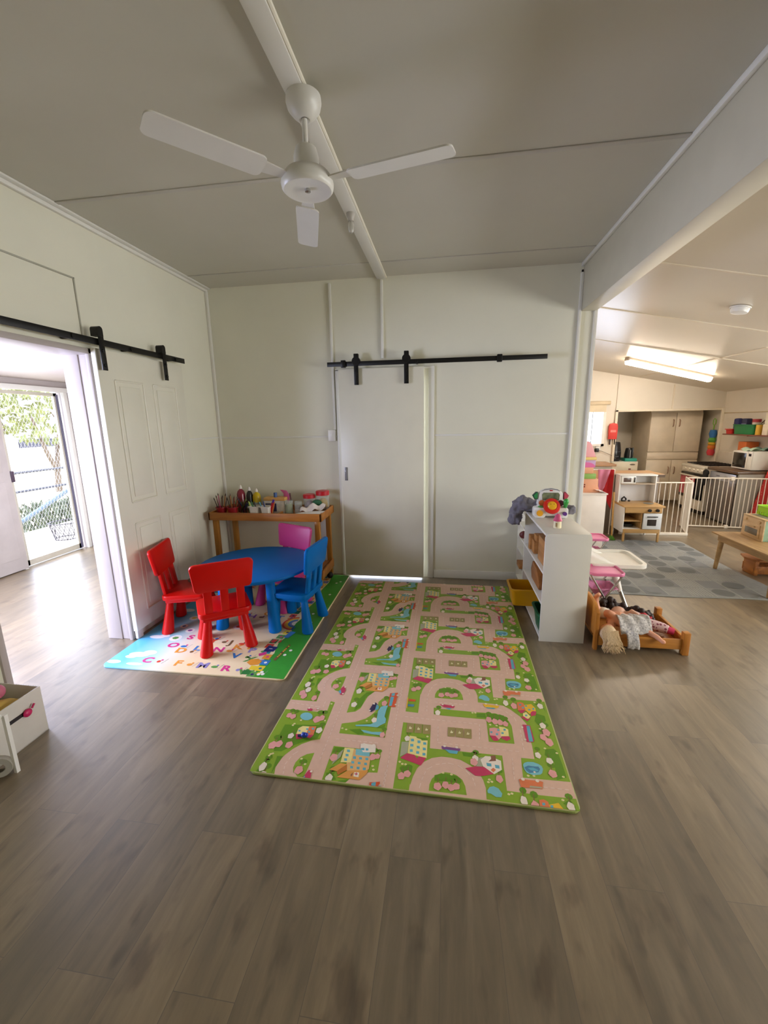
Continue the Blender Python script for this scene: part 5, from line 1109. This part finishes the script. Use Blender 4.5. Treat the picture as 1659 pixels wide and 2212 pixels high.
for x in (.065,.155): MB().cyl((x,-.205,.41),(x,-.225,.41),.019,n=18).build('knob',DARK,t)
for x in (-.222,.208): MB().box(x,.04,.465,x+.014,.19,.82,b=.002).build('upper_side',KT,t)
MB().box(-.222,.17,.465,.222,.18,.82).build('upper_back',mat('hutch_back','d3d2d4',.45),t); MB().box(-.225,.03,.81,.225,.19,.825,b=.002).build('upper_top',KT,t); MB().box(-.21,.04,.70,.21,.18,.712,b=.001).build('upper_shelf',mat('hutch_shelf','b7a48c',.5),t)
d = MB().box(-.205,.03,.712,-.03,.17,.808,b=.004).build('toy_microwave',KT,t); MB().box(-.178,.0275,.733,-.088,.031,.787,b=.001).build('glass',mat('micro_glass','5a4c46',.25),d); MB().box(-.054,.022,.728,-.040,.03,.792,b=.002).build('handle',DARK,d)
b = MB(); b.box(-.15,.10,.465,-.10,.13,.48,b=.003); b.tube([(-.145,.115,.47),(-.145,.115,.50),(-.12,.115,.525),(-.095,.115,.50),(-.095,.115,.48)],.011,10); b.box(-.07,.10,.465,-.045,.12,.485,b=.003); b.build('tap',DARK,t)
MB().lathe([(.001,0),(.055,0),(.06,.004),(.001,.005)],c=(.12,-.03,.465),n=24).build('hob_ring',mat('hob_grey','8b8a84',.4),t)
b = MB(); b.box(2.27,5.62,.185,2.37,5.74,.215,b=.006); tag(b.build('toy_pan',DARK),'dark toy pan lying in the lower compartment of the toy kitchen','toy')
# worktop behind the toy kitchen
t = thing('kitchen_bench','bench with a pale timber top behind the toy kitchen','bench',(2.42,6.1,.03))
MB().box(-.26,-.15,.755,.42,.30,.79,b=.003).build('worktop',wood('bench_timber','a5794c','dcb488',.35,'x'),t); MB().box(-.26,-.155,.75,.42,-.148,.785).build('front_edge',mat('bench_edge','5a4634',.5),t)
MB().box(-.25,-.10,-.03,.38,.28,.755,b=.003).build('body',mat('bench_body','8b7d70',.5),t)
t = thing('kitchen_counter','timber topped counter below the kitchen window','counter',(2.2,7.72,0))
MB().box(-.95,-.26,.765,.60,.265,.80,b=.003).build('worktop',wood('counter_timber','8f6540','bd8f62',.4,'x'),t); MB().box(-.95,-.22,.0,.55,.26,.70,b=.002).build('front_boards',wood('cabinet_boards','b57a44','d29a62',.45,'z'),t); MB().box(-.95,-.22,.70,.55,.26,.765).build('rail',mat('counter_rail','c9c2b2',.5),t)
t = thing('drawer_cabinet','white drawer cabinet under the black appliances in the alcove','cabinet',(3.16,8.30,0))
MB().box(-.225,-.22,.0,.225,.3,.785,b=.003).build('body',MELA,t); d=MB().box(-.22,-.235,.63,.22,-.22,.775,b=.003).build('drawer',mat('drawer_cream','e6dcc4',.4),t)
MB().prism(ell(.13,.735,.045,.013,16),-.24,-.234,axis='y').build('oval_handle',mat('handle_bronze','6f6450',.4),d); MB().box(.07,-.2375,.64,.11,-.2345,.665).build('sticker',mat('sticker_brown','7a3a34',.5),t)
b = MB(); b.lathe([(.001,0),(.105,0),(.12,.03),(.12,.16),(.105,.26),(.10,.30),(.09,.34),(.075,.345),(.001,.335)],n=28)
t = thing('air_fryer','tall black air fryer on the drawer cabinet in the alcove','air fryer',(3.02,8.24,.785)); b.build('body',mat('fryer_black','26272b',.3),t); MB().lathe([(.118,.17),(.1225,.172),(.1225,.176),(.118,.178)],n=28).build('trim_band',mat('fryer_silver','8a8d92',.3,metal=.6),t); MB().box(-.04,-.14,.07,.05,-.112,.10,b=.006).build('drawer_handle',DARK,t)
t = thing('teal_tray','shallow teal tray on the drawer cabinet','tray',(3.29,8.22,.785)); MB().box(-.11,-.10,0,.09,.12,.055,b=.006).build('tray_body',mat('teal_tray','1f9a86',.4),t)
t = thing('kettle','black kettle standing in the teal tray','kettle',(3.27,8.23,.84)); MB().lathe([(.001,0),(.075,0),(.075,.06),(.06,.16),(.05,.18),(.001,.185)],n=24,sx=.9).build('body',mat('kettle_black','202224',.28),t); MB().box(.03,-.075,.01,.055,-.05,.19,b=.008).build('handle',mat('kettle_grip','2d3033',.3),t); MB().box(-.005,-.078,.01,.01,-.066,.15,b=.003).build('gauge_strip',mat('kettle_grey','8f9396',.4),t)
t = thing('pantry_cupboard','tall cream pantry cupboard in the alcove','cupboard',(4.0,8.58,0))
PC = mat('pantry_cream','ddcfb8',.4)
MB().box(-.42,-.34,.06,.42,.36,1.66,b=.003).build('carcass',PC,t); MB().box(-.41,-.33,0,.41,.3,.06).build('kickboard',mat('kick_dark','8d7b64',.6),t)
for s_ in (-1,1):
    for z0,z1,hz in ((.95,1.625,1.45),(.07,.80,.62)):
        d = MB().box(min(s_*.003,s_*.418),-.362,z0,max(s_*.003,s_*.418),-.342,z1,b=.004).build('door',PC,t)
        MB().tube([(s_*.05,-.366,hz-.06),(s_*.05,-.385,hz-.045),(s_*.05,-.385,hz+.045),(s_*.05,-.366,hz+.06)],.007,8).build('handle',mat('handle_copper','a07a62',.35,metal=.5),d)
MB().box(-.418,-.362,.815,.418,-.342,.935,b=.004).build('drawer_front',PC,t)
# wall things of the kitchen
t = thing('fire_blanket','red wall mounted fire blanket pouch with two black pull tabs beside the window','fire blanket',(2.875,7.985,1.19))
b = MB(); b.prism([(-.07,0),(.07,0),(.075,.22),(.06,.265),(0,.28),(-.06,.265),(-.075,.22)],-.035,0,axis='y',b=.008); b.build('pouch',mat('blanket_red','e2443c',.5),t)
MB().box(-.045,-.0365,.12,.045,-.0345,.16).build('print',mat('blanket_print','ef8a80',.5),t)
for x in (-.035,.04): MB().box(x-.011,-.02,-.095,x+.011,-.012,.01,b=.002).build('pull_tab',mat('tab_dark','3a2528',.6),t)
b = MB(); b.box(2.62,7.985,.96,2.70,8.0,1.07,b=.004); tag(b.build('power_outlet',WHITEPL),'white double power outlet under the kitchen window','outlet')
t = thing('power_plug','black plug adaptor in the outlet above the counter','plug',(2.635,7.985,.97)); MB().box(-.035,-.05,0,.03,0,.065,b=.008).build('adaptor',DARK,t); MB().tube([(.03,-.02,.03),(.12,-.015,.0),(.25,-.015,-.06),(.33,.0,-.12)],.004,6).build('cord',mat('cord_grey','8a8076',.5),t)
t = thing('duster','rainbow coloured fluffy duster hanging on the alcove\'s right wall','duster',(4.545,8.10,.89))
cols = [('e04a52',.0,.10),('e8863a',.10,.17),('e0b23a',.17,.22),('62a848',.22,.30),('3f78b8',.30,.43)]
for c_,a,z in cols: MB().lathe([(.001,a-.004),(.04,a+.0),(.058,(a+z)/2),(.045,z+.003),(.001,z+.006)],n=20).build('fluff',mat('fluff_'+c_,'#'+c_,.9,bump=.4,scale=20),t)
b = MB(); b.cyl((0,0,.42),(0,0,.50),.009,n=10); b.tube([(0,.0,.50),(-.02,0,.54),(-.02,0,.60),(0,0,.63),(.02,0,.60),(.02,0,.54)],.007,8,closed=True); b.build('handle',mat('duster_green','7cb83a',.4),t)
# stove, dishwasher, bench
STV = mat('stove_white','e6dfd0',.35)
t = thing('stove','white freestanding gas stove with a black oven door','stove',(4.03,7.58,0))
MB().box(.02,-.33,.06,.55,.33,.74,b=.004).build('body',STV,t); MB().box(.03,-.31,0,.5,.31,.06).build('kick',mat('kick_black','2a211c',.6),t)
MB().box(-.01,-.335,.74,.55,.335,.775,b=.004).build('hob',STV,t); MB().box(.0,-.325,.655,.02,.325,.74,b=.003).build('control_panel',STV,t)
for y in (-.24,-.13,-.02,.1,.22): b=MB(); b.prism(rrect(-.035,-.018,.035,.018,.017),0,.02,axis='x'); k=b.build('knob',mat('knob_cream','efe8d8',.4),t); k.location=(-.02,y,.70)
d = MB().box(-.012,-.315,.235,.02,.315,.645,b=.004).build('oven_door',mat('oven_black','120f10',.15),t); MB().tube([(-.035,-.28,.60),(-.035,.28,.60)],.014,10).build('handle',mat('oven_handle','ded6c6',.35),d)
MB().box(-.005,-.315,.07,.02,.315,.225,b=.004).build('drawer',STV,t)
TR = mat('trivet_iron','1d191b',.5)
for y in (-.17,.17):
    b=MB()
    for q in (-.13,-.045,.045,.13): b.box(.06,y+q-.007,.785,.50,y+q+.007,.800); 
    for q in (.08,.2,.36,.48): b.box(q-.007,y-.14,.783,q+.007,y+.14,.797)
    b.build('trivet',TR,t)
MB().box(.53,-.33,.775,.55,.33,.98,b=.004).build('splash_lid',mat('lid_pale','d8cfc0',.4),t)
b = MB(); b.grid(lambda u,v:(4.005-.004*math.sin(u*9),7.44+.42*u,.585-.30*v+.0*u),10,8); tag(b.build('tea_towel',mat('towel_pink','d06a6e',.9,var=.2,scale=30)),'pink tea towel hanging on the oven door handle','towel')
b = MB(); b.ball((4.0,7.17,.62),(.03,.06,.13)); b.ball((4.0,7.16,.70),(.028,.075,.05)); tag(soften(b.build('oven_mitt',mat('mitt_black','16171a',.9)),.01),'black cloth hanging between the stove and the dishwasher','cloth')
t = thing('dishwasher','steel fronted dishwasher at the end of the kitchen bench','dishwasher',(4.03,6.80,0))
SS = mat('stainless','8f8a86',.35,metal=.75,var=.04,stretch=(1,1,12))
MB().box(.02,-.30,.08,.52,.30,.73).build('body',mat('dishwasher_side','8a857e',.5),t); MB().box(.04,-.29,0,.5,.29,.08).build('kick',mat('kick_black','2a211c'),t)
d = MB().box(-.005,-.295,.02,.022,.295,.62,b=.004).build('door',SS,t); MB().box(-.008,-.295,.62,.022,.295,.735,b=.004).build('control_panel',mat('panel_silver','c8cbd4',.3,metal=.5),t)
MB().cyl((-.008,-.10,.675),(-.022,-.10,.675),.022,n=18).build('dial',CHROME,t); MB().box(-.0095,.06,.68,-.0075,.14,.69).build('display',mat('disp_dark','55566a',.3),t)
t = thing('kitchen_bench','dark timber topped bench along the right wall carrying the microwave','bench',(4.3,6.72,0))
MB().box(-.30,-.275,.755,.29,.42,.79,b=.003).build('worktop',wood('dark_worktop','4a3626','6e5238',.35,'y'),t); MB().box(-.275,-.27,0,.29,-.245,.755,b=.002).build('end_panel',mat('end_panel_grey','9a9288',.5),t)
t = thing('microwave','white microwave oven with a dark glass door on the dark bench','microwave',(4.37,6.745,.795)); t.rotation_euler=(0,0,R(-90))
MW_ = mat('microwave_white','ebe7de',.35)
MB().box(-.20,-.15,.005,.20,.16,.265,b=.008).build('body',MW_,t); d = MB().box(-.20,-.165,.008,.12,-.15,.262,b=.004).build('door',MW_,t); MB().box(-.18,-.1675,.03,.09,-.1645,.238,b=.002).build('door_glass',mat('micro_dark','28231f',.15),d)
MB().box(.122,-.163,.008,.20,-.15,.262,b=.004).build('control_panel',MW_,t); MB().box(.135,-.165,.20,.185,-.1625,.235).build('display',mat('disp_black','241c22',.3),t)
for i in range(2):
    b = MB(); b.grid(lambda u,v:(4.22+.13*u+.15*i,6.60+.24*v,1.066+.035*math.sin(3.14*u)+.012*math.sin(9*v)),10,8); tag(b.build('folded_towel',mat('towel_mint_%d'%i,('b5cdb6','6d8a7c')[i],.9)),('pale mint towel folded on the microwave','grey green towel at the right on top of the microwave')[i],'towel')
b = MB(); b.box(4.41,7.02,.792,4.58,7.2,1.17,b=.006); tag(b.build('canister',mat('canister_orange','c9672a',.5)),'orange canister on the bench behind the microwave','canister')
# wall shelf
t = thing('wall_shelf','narrow wall shelf with brackets above the microwave','shelf',(4.47,6.95,1.265)); MB().box(-.12,-.75,0,.128,.56,.016,b=.002).build('board',mat('shelf_brown','7a4634',.5),t)
for y in (-.45,.02): b=MB(); b.tube([(-.10,y,-.004),(.12,y,-.004)],.006,6); b.tube([(-.10,y,0),(.122,y,.24)],.006,6); b.build('bracket',mat('bracket_brown','6a3f30',.5),t)
SZ = 1.282
tubbox('storage_tub',mat('tub_red','c9302c',.4),4.36,4.44,7.34,7.48,SZ,SZ+.075,.01,'small red tub at the left end of the kitchen wall shelf')
tubbox('storage_tub',mat('tub_green','1f7a44',.4),4.36,4.55,6.86,7.30,SZ,SZ+.145,.012,'large green tub on the kitchen wall shelf')
t = thing('detergent_bottle','dark blue detergent bottle behind the tubs on the wall shelf','bottle',(4.50,7.42,SZ)); MB().box(-.035,-.065,0,.035,.065,.235,b=.025).build('bottle_body',mat('bottle_navy','2b2f6a',.4),t); MB().box(-.037,-.02,.05,-.0345,.0,.11).build('label',mat('label_white','d8dae8',.5),t)
t = thing('lunch_box','navy box standing in the large green tub','box',(4.47,7.18,SZ+.006)); MB().box(-.04,-.06,0,.04,.06,.225,b=.015).build('box_body',mat('bottle_navy2','252a52',.4),t); MB().box(-.043,-.05,.14,-.0395,.05,.15).build('band',mat('band_pale','8a90b8',.5),t)
t = thing('food_jar','white jar with a red lid standing in the large green tub','jar',(4.47,6.97,SZ+.006)); MB().cyl((0,0,0),(0,0,.17),.048,n=20).build('jar_body',mat('jar_white','d9cfc0',.4),t); MB().cyl((0,0,.17),(0,0,.215),.053,n=20).build('lid',mat('jar_redlid','a8303a',.4),t)
b = MB(); b.box(4.46,6.72,SZ,4.58,6.80,SZ+.30,b=.003); tag(b.build('carton',mat('carton_white','ddd6c4',.5)),'tall white carton on the wall shelf right of the green tub','carton')
b = MB(); b.box(4.44,6.55,SZ,4.58,6.70,SZ+.36,b=.003); tag(b.build('carton',mat('carton_greygreen','7f9a86',.5,var=.15)),'tall grey green carton at the right on the wall shelf','carton')
b = MB(); b.cyl((4.40,6.79,SZ),(4.40,6.79,SZ+.14),.04,n=18); tag(b.build('spice_jar',mat('jar_yellow','d8a838',.4)),'yellow jar beside the green tub on the wall shelf','jar')
b = MB(); b.box(4.38,6.60,SZ,4.43,6.70,SZ+.15,b=.003); tag(b.build('packet',mat('packet_cream','e0d2bc',.6,var=.12)),'cream packet in front of the tall cartons on the wall shelf','packet')
# leaning red board
b = MB(Matrix.Translation((4.22,6.415,.012)) @ Matrix.Rotation(R(13),4,'Y')); b.prism([(-.05,.0),(.10,0),(.10,.85),(.06,.95),(-.01,.95),(-.05,.85)],-.012,.012,axis='y',b=.005)
RB = bpy.data.materials.new('red_pattern'); RB.use_nodes=True; nt=RB.node_tree; bs=nt.nodes['Principled BSDF']; tc=nt.nodes.new('ShaderNodeTexCoord'); vo=nt.nodes.new('ShaderNodeTexVoronoi'); vo.inputs['Scale'].default_value=28; rp=nt.nodes.new('ShaderNodeValToRGB'); rp.color_ramp.elements[0].color=lin('e0a08c')+(1,); rp.color_ramp.elements[1].position=.22; rp.color_ramp.elements[1].color=lin('c0302c')+(1,)
nt.links.new(tc.outputs['Object'],vo.inputs['Vector']); nt.links.new(vo.outputs['Distance'],rp.inputs[0]); nt.links.new(rp.outputs[0],bs.inputs['Base Color']); bs.inputs['Roughness'].default_value=.8
tag(b.build('ironing_board',RB),'red patterned narrow board leaning against the end of the dark bench','board')
# baby gate
GW = mat('gate_white','e9e0d2',.35)
t = thing('baby_gate','white barred baby gate across the kitchen behind the toy kitchen','gate',(3.2,5.95,0))
def panel(p0,p1,n_,z0=.02,z1=.71,solid=False):
    p0=Vector(p0); p1=Vector(p1)
    fr=MB()
    for z in (z0,z1): fr.tube([(p0.x,p0.y,z),(p1.x,p1.y,z)],.0095,8)
    for p in (p0,p1): fr.tube([(p.x,p.y,0),(p.x,p.y,z1)],.010,8)
    fr=fr.build('panel_frame',GW,t)
    for i in range(1,n_):
        q=p0+(p1-p0)*i/n_; MB().tube([(q.x,q.y,z0),(q.x,q.y,z1)],.005,8).build('bar',GW,fr)
panel((-.85,.0),(-.02,.0),13)
panel((-.01,.0),(.19,.56),14,)
panel((.19,.50),(1.36,.35),22)
MB().box(-.85,-.02,0,0,.02,.035,b=.004).build('threshold',GW,t)
MB().box(.69,.42,.0,.74,.45,.05,b=.008).build('foot_hinge',GW,t); MB().box(.69,.42,.68,.74,.45,.73,b=.008).build('top_hinge',GW,t)
# low table with toy oven
OK_ = wood('low_table_timber','97764c','bd9a68',.45,'y')
t = thing('low_table','low light timber table at the right edge holding the toy oven','table',(3.10,4.18,0)); 
MB().box(-.40,-.42,.385,.45,.42,.40,b=.004).build('table_top',OK_,t)
MB().box(-.355,-.39,.315,-.335,.385,.385,b=.002).build('apron',OK_,t); MB().box(-.34,.36,.315,.40,.38,.385,b=.002).build('apron',OK_,t)
for sx,sy in ((-1,-1),(-1,1),(1,-1),(1,1)): MB().tube([(sx*.325,sy*.36,.39),(sx*.335+.0,sy*.36+(.03 if sy>0 else -.0),.0125 if sx<0 else 0)],[.026,.018],12).build('leg',OK_,t)
t = thing('toy_oven','mint green and birch toy oven on the low table','toy oven',(3.06,4.37,.40)); t.rotation_euler=(0,0,R(-3))
MINT = mat('mint_paint','9fc4ac',.45); OV = wood('oven_birch','c4a478','dcc09a',.45,'y')
MB().box(-.13,-.15,.0,.16,.15,.195,b=.004).build('body',MINT,t); MB().box(-.143,-.155,.0,-.13,.155,.205,b=.003).build('front_panel',OV,t); MB().box(-.143,-.158,.195,.165,.158,.207,b=.002).build('top_board',OV,t)
d = MB().box(-.151,-.115,.02,-.143,.115,.145,b=.002).build('oven_door',OV,t); MB().box(-.1525,-.09,.04,-.1505,.09,.10,b=.001).build('window',mat('toy_oven_glass','6e6a60',.2),d); MB().box(-.17,-.06,.115,-.151,.06,.125,b=.003).build('handle',OV,d)
for y in (-.10,.10): MB().cyl((-.143,y,.172),(-.155,y,.172),.014,n=14).build('knob',OV,t)
MB().box(-.10,-.12,.207,.13,.12,.209).build('hob_print',mat('hob_print','8f8a80',.4),t)
t = thing('toy_basket','lime green slotted basket on top of the toy oven','basket',(3.12,4.42,.611)); 
b = MB(); LM = mat('lime_plastic','9fd41a',.4)
for x0,x1,y0,y1 in ((-.10,.10,-.085,-.08),(-.10,.10,.08,.085),(-.10,-.095,-.085,.085),(.095,.10,-.085,.085)): b.box(x0,y0,.03,x1,y1,.085)
b.box(-.095,-.08,0,.095,.08,.005); b.tube([(p[0],p[1],.085) for p in rrect(-.105,-.09,.105,.09,.02)],.006,6,closed=True)
for i in range(10): y=-.08+.0178*i; b.box(-.10,y,0,-.096,y+.008,.03); x=-.095+.0211*i; b.box(x,-.085,0,x+.009,-.081,.03)
b.build('basket_body',LM,t)
b = MB(); b.ball((3.13,4.41,.685),(.05,.05,.022)); tag(b.build('toy_food',mat('toy_food','9a5a20',.6)),'brown toy food in the lime green basket','toy')
t = thing('toy_plate','teal toy plate lying on the toy oven','plate',(3.07,4.27,.611)); MB().lathe([(.001,0),(.05,0),(.066,.012),(.062,.014),(.048,.004),(.001,.004)],n=24).build('plate_body',mat('teal_plate','6fc9b4',.4),t)
t = thing('wooden_stool','orange brown timber toy stool upturned under the low table','stool',(3.22,4.50,0)); OR = wood('orange_timber','8f5220','c88038',.4,'y')
MB().prism([(-.26,-.02),(-.20,-.14),(.22,-.17),(.26,.12),(-.22,.10)],.155,.175,b=.005).build('seat',OR,t)
MB().box(-.20,-.10,.02,.20,-.075,.10,b=.004).build('side_rail',OR,t); MB().box(-.20,.06,.02,.20,.085,.10,b=.004).build('side_rail',OR,t); MB().box(-.20,-.09,.0,-.16,.075,.155,b=.006).build('end_block',OR,t); MB().box(.16,-.09,.0,.20,.075,.155,b=.006).build('end_block',OR,t)
# left kitchen corner: white chest, castle, cloths, broom
t = thing('toy_chest','white painted chest behind the white high chair','chest',(1.63,5.46,.012)); MB().box(-.26,-.25,.0,.25,.25,.655,b=.004).build('body',mat('chest_white','e3d9cf',.4),t); MB().box(-.27,-.26,.655,.262,.26,.672,b=.004).build('lid',mat('chest_white','e3d9cf'),t)
t = thing('toy_castle','tall pastel toy castle tower with a pink roof on the white chest','toy castle',(1.67,5.34,.684)); CO = mat('castle_orange','e0a07c',.5)
MB().box(-.15,-.07,0,.12,.10,.165,b=.004).build('base',CO,t); MB().prism([(.12,0),(.155,0),(.125,.08),(.12,.165)],-.06,.08,axis='y').build('buttress',CO,t)
MB().box(-.155,-.075,.165,.09,.10,.225,b=.003).build('green_band',mat('castle_green','86ad52',.5),t); MB().box(-.14,-.05,.225,.065,.10,.31,b=.003).build('upper_wall',CO,t)
MB().box(-.15,-.04,.31,.085,.10,.385,b=.003).build('purple_band',mat('castle_purple','b79ac0',.5),t); MB().prism([(-.10,.30)]+[(.0-.10*math.cos(R(a))-.02,.30+.06*math.sin(R(a))) for a in range(0,181,20)],-.055,-.035,axis='y').build('arch',mat('castle_magenta','d86aa4',.5),t)
MB().box(-.155,-.05,.385,.09,.10,.42,b=.003).build('yellow_band',mat('castle_yellow','dcc272',.5),t); MB().prism([(-.15,.42),(.085,.42),(.02,.58),(-.01,.605),(-.10,.605)],-.04,.09,axis='y',b=.004).build('roof',mat('castle_pink','e2a0a6',.5),t)
for x in (-.055,-.03):
    for z in (.07,.095): MB().box(x-.008,-.0735,z-.008,x+.008,-.0695,z+.008).build('window_hole',mat('castle_hole','7a2a20',.6),t)
b = MB(); b.grid(lambda u,v:(1.76+.12*u,5.20+.15*v-.0,.687+.035*(1-u*u)),8,4); tag(b.build('white_cloth',mat('cloth_white','e6e4ea',.8)),'white folded cloth on the corner of the white chest','cloth')
t = thing('drying_rack','white towel rail holding the red and pink cloths beside the toy kitchen','rail',(2.02,5.92,0))
MB().tube([(-.30,0,.885),(.19,0,.885)],.008,8).build('top_bar',GW,t); MB().tube([(-.30,0,.885),(-.30,0,0)],.008,8).build('leg',GW,t); MB().tube([(.185,0,.885),(.185,0,0)],.008,8).build('leg',GW,t)
b = MB(); cz = lambda u:.46+.0*u
b.grid(lambda u,v:(2.075+.115*u, 5.905-.012*math.sin(u*8), .89-(.30+.24*u)*v*(1.0)),12,12); tag(b.build('red_cloth',mat('red_cloth','c4232a',.85)),'red cloth hanging from the towel rail beside the toy kitchen','cloth')
b = MB(); b.grid(lambda u,v:(1.985+.16*u*(1-.5*v)+.03*v, 5.888-.010*math.sin(u*9+v*2), .893-.33*v+.10*u*v),12,12); tag(b.build('pink_cloth',mat('pink_cloth','cf7d96',.85)),'pink cloth hanging in front of the red cloth','cloth')
t = thing('dark_clothes','dark patterned clothes bundled on the towel rail behind the toy castle','clothes',(1.88,5.95,.62)); b = MB(); b.ball((0,0,.10),(.09,.05,.16)); b.ball((.06,0,.0),(.07,.05,.1)); soften(b.build('bundle',mat('dark_cloth','4a3038',.9,var=.5,scale=14),t),.012)
MB().box(-.13,-.03,.24,.05,.05,.275,b=.006).build('white_hanger_bar',WHITEPL,t)
t = thing('broom','toy broom with a timber handle and green bristles beside the toy kitchen','broom',(2.125,5.60,.012)); MB().tube([(0,0,.05),(-.01,.03,.62)],.011,10).build('handle',wood('broom_handle','b08240','cda05a',.5,'z'),t)
b = MB(); rnd=random.Random(2)
for i in range(60): b.tube([(rnd.uniform(-.012,.012),rnd.uniform(-.01,.01),.06),(rnd.uniform(-.05,.05),rnd.uniform(-.03,.03),0)],[.003,.002],4)
b.build('bristles',mat('bristle_green','5c9a2c',.7),t)
bpy.context.view_layer.update()
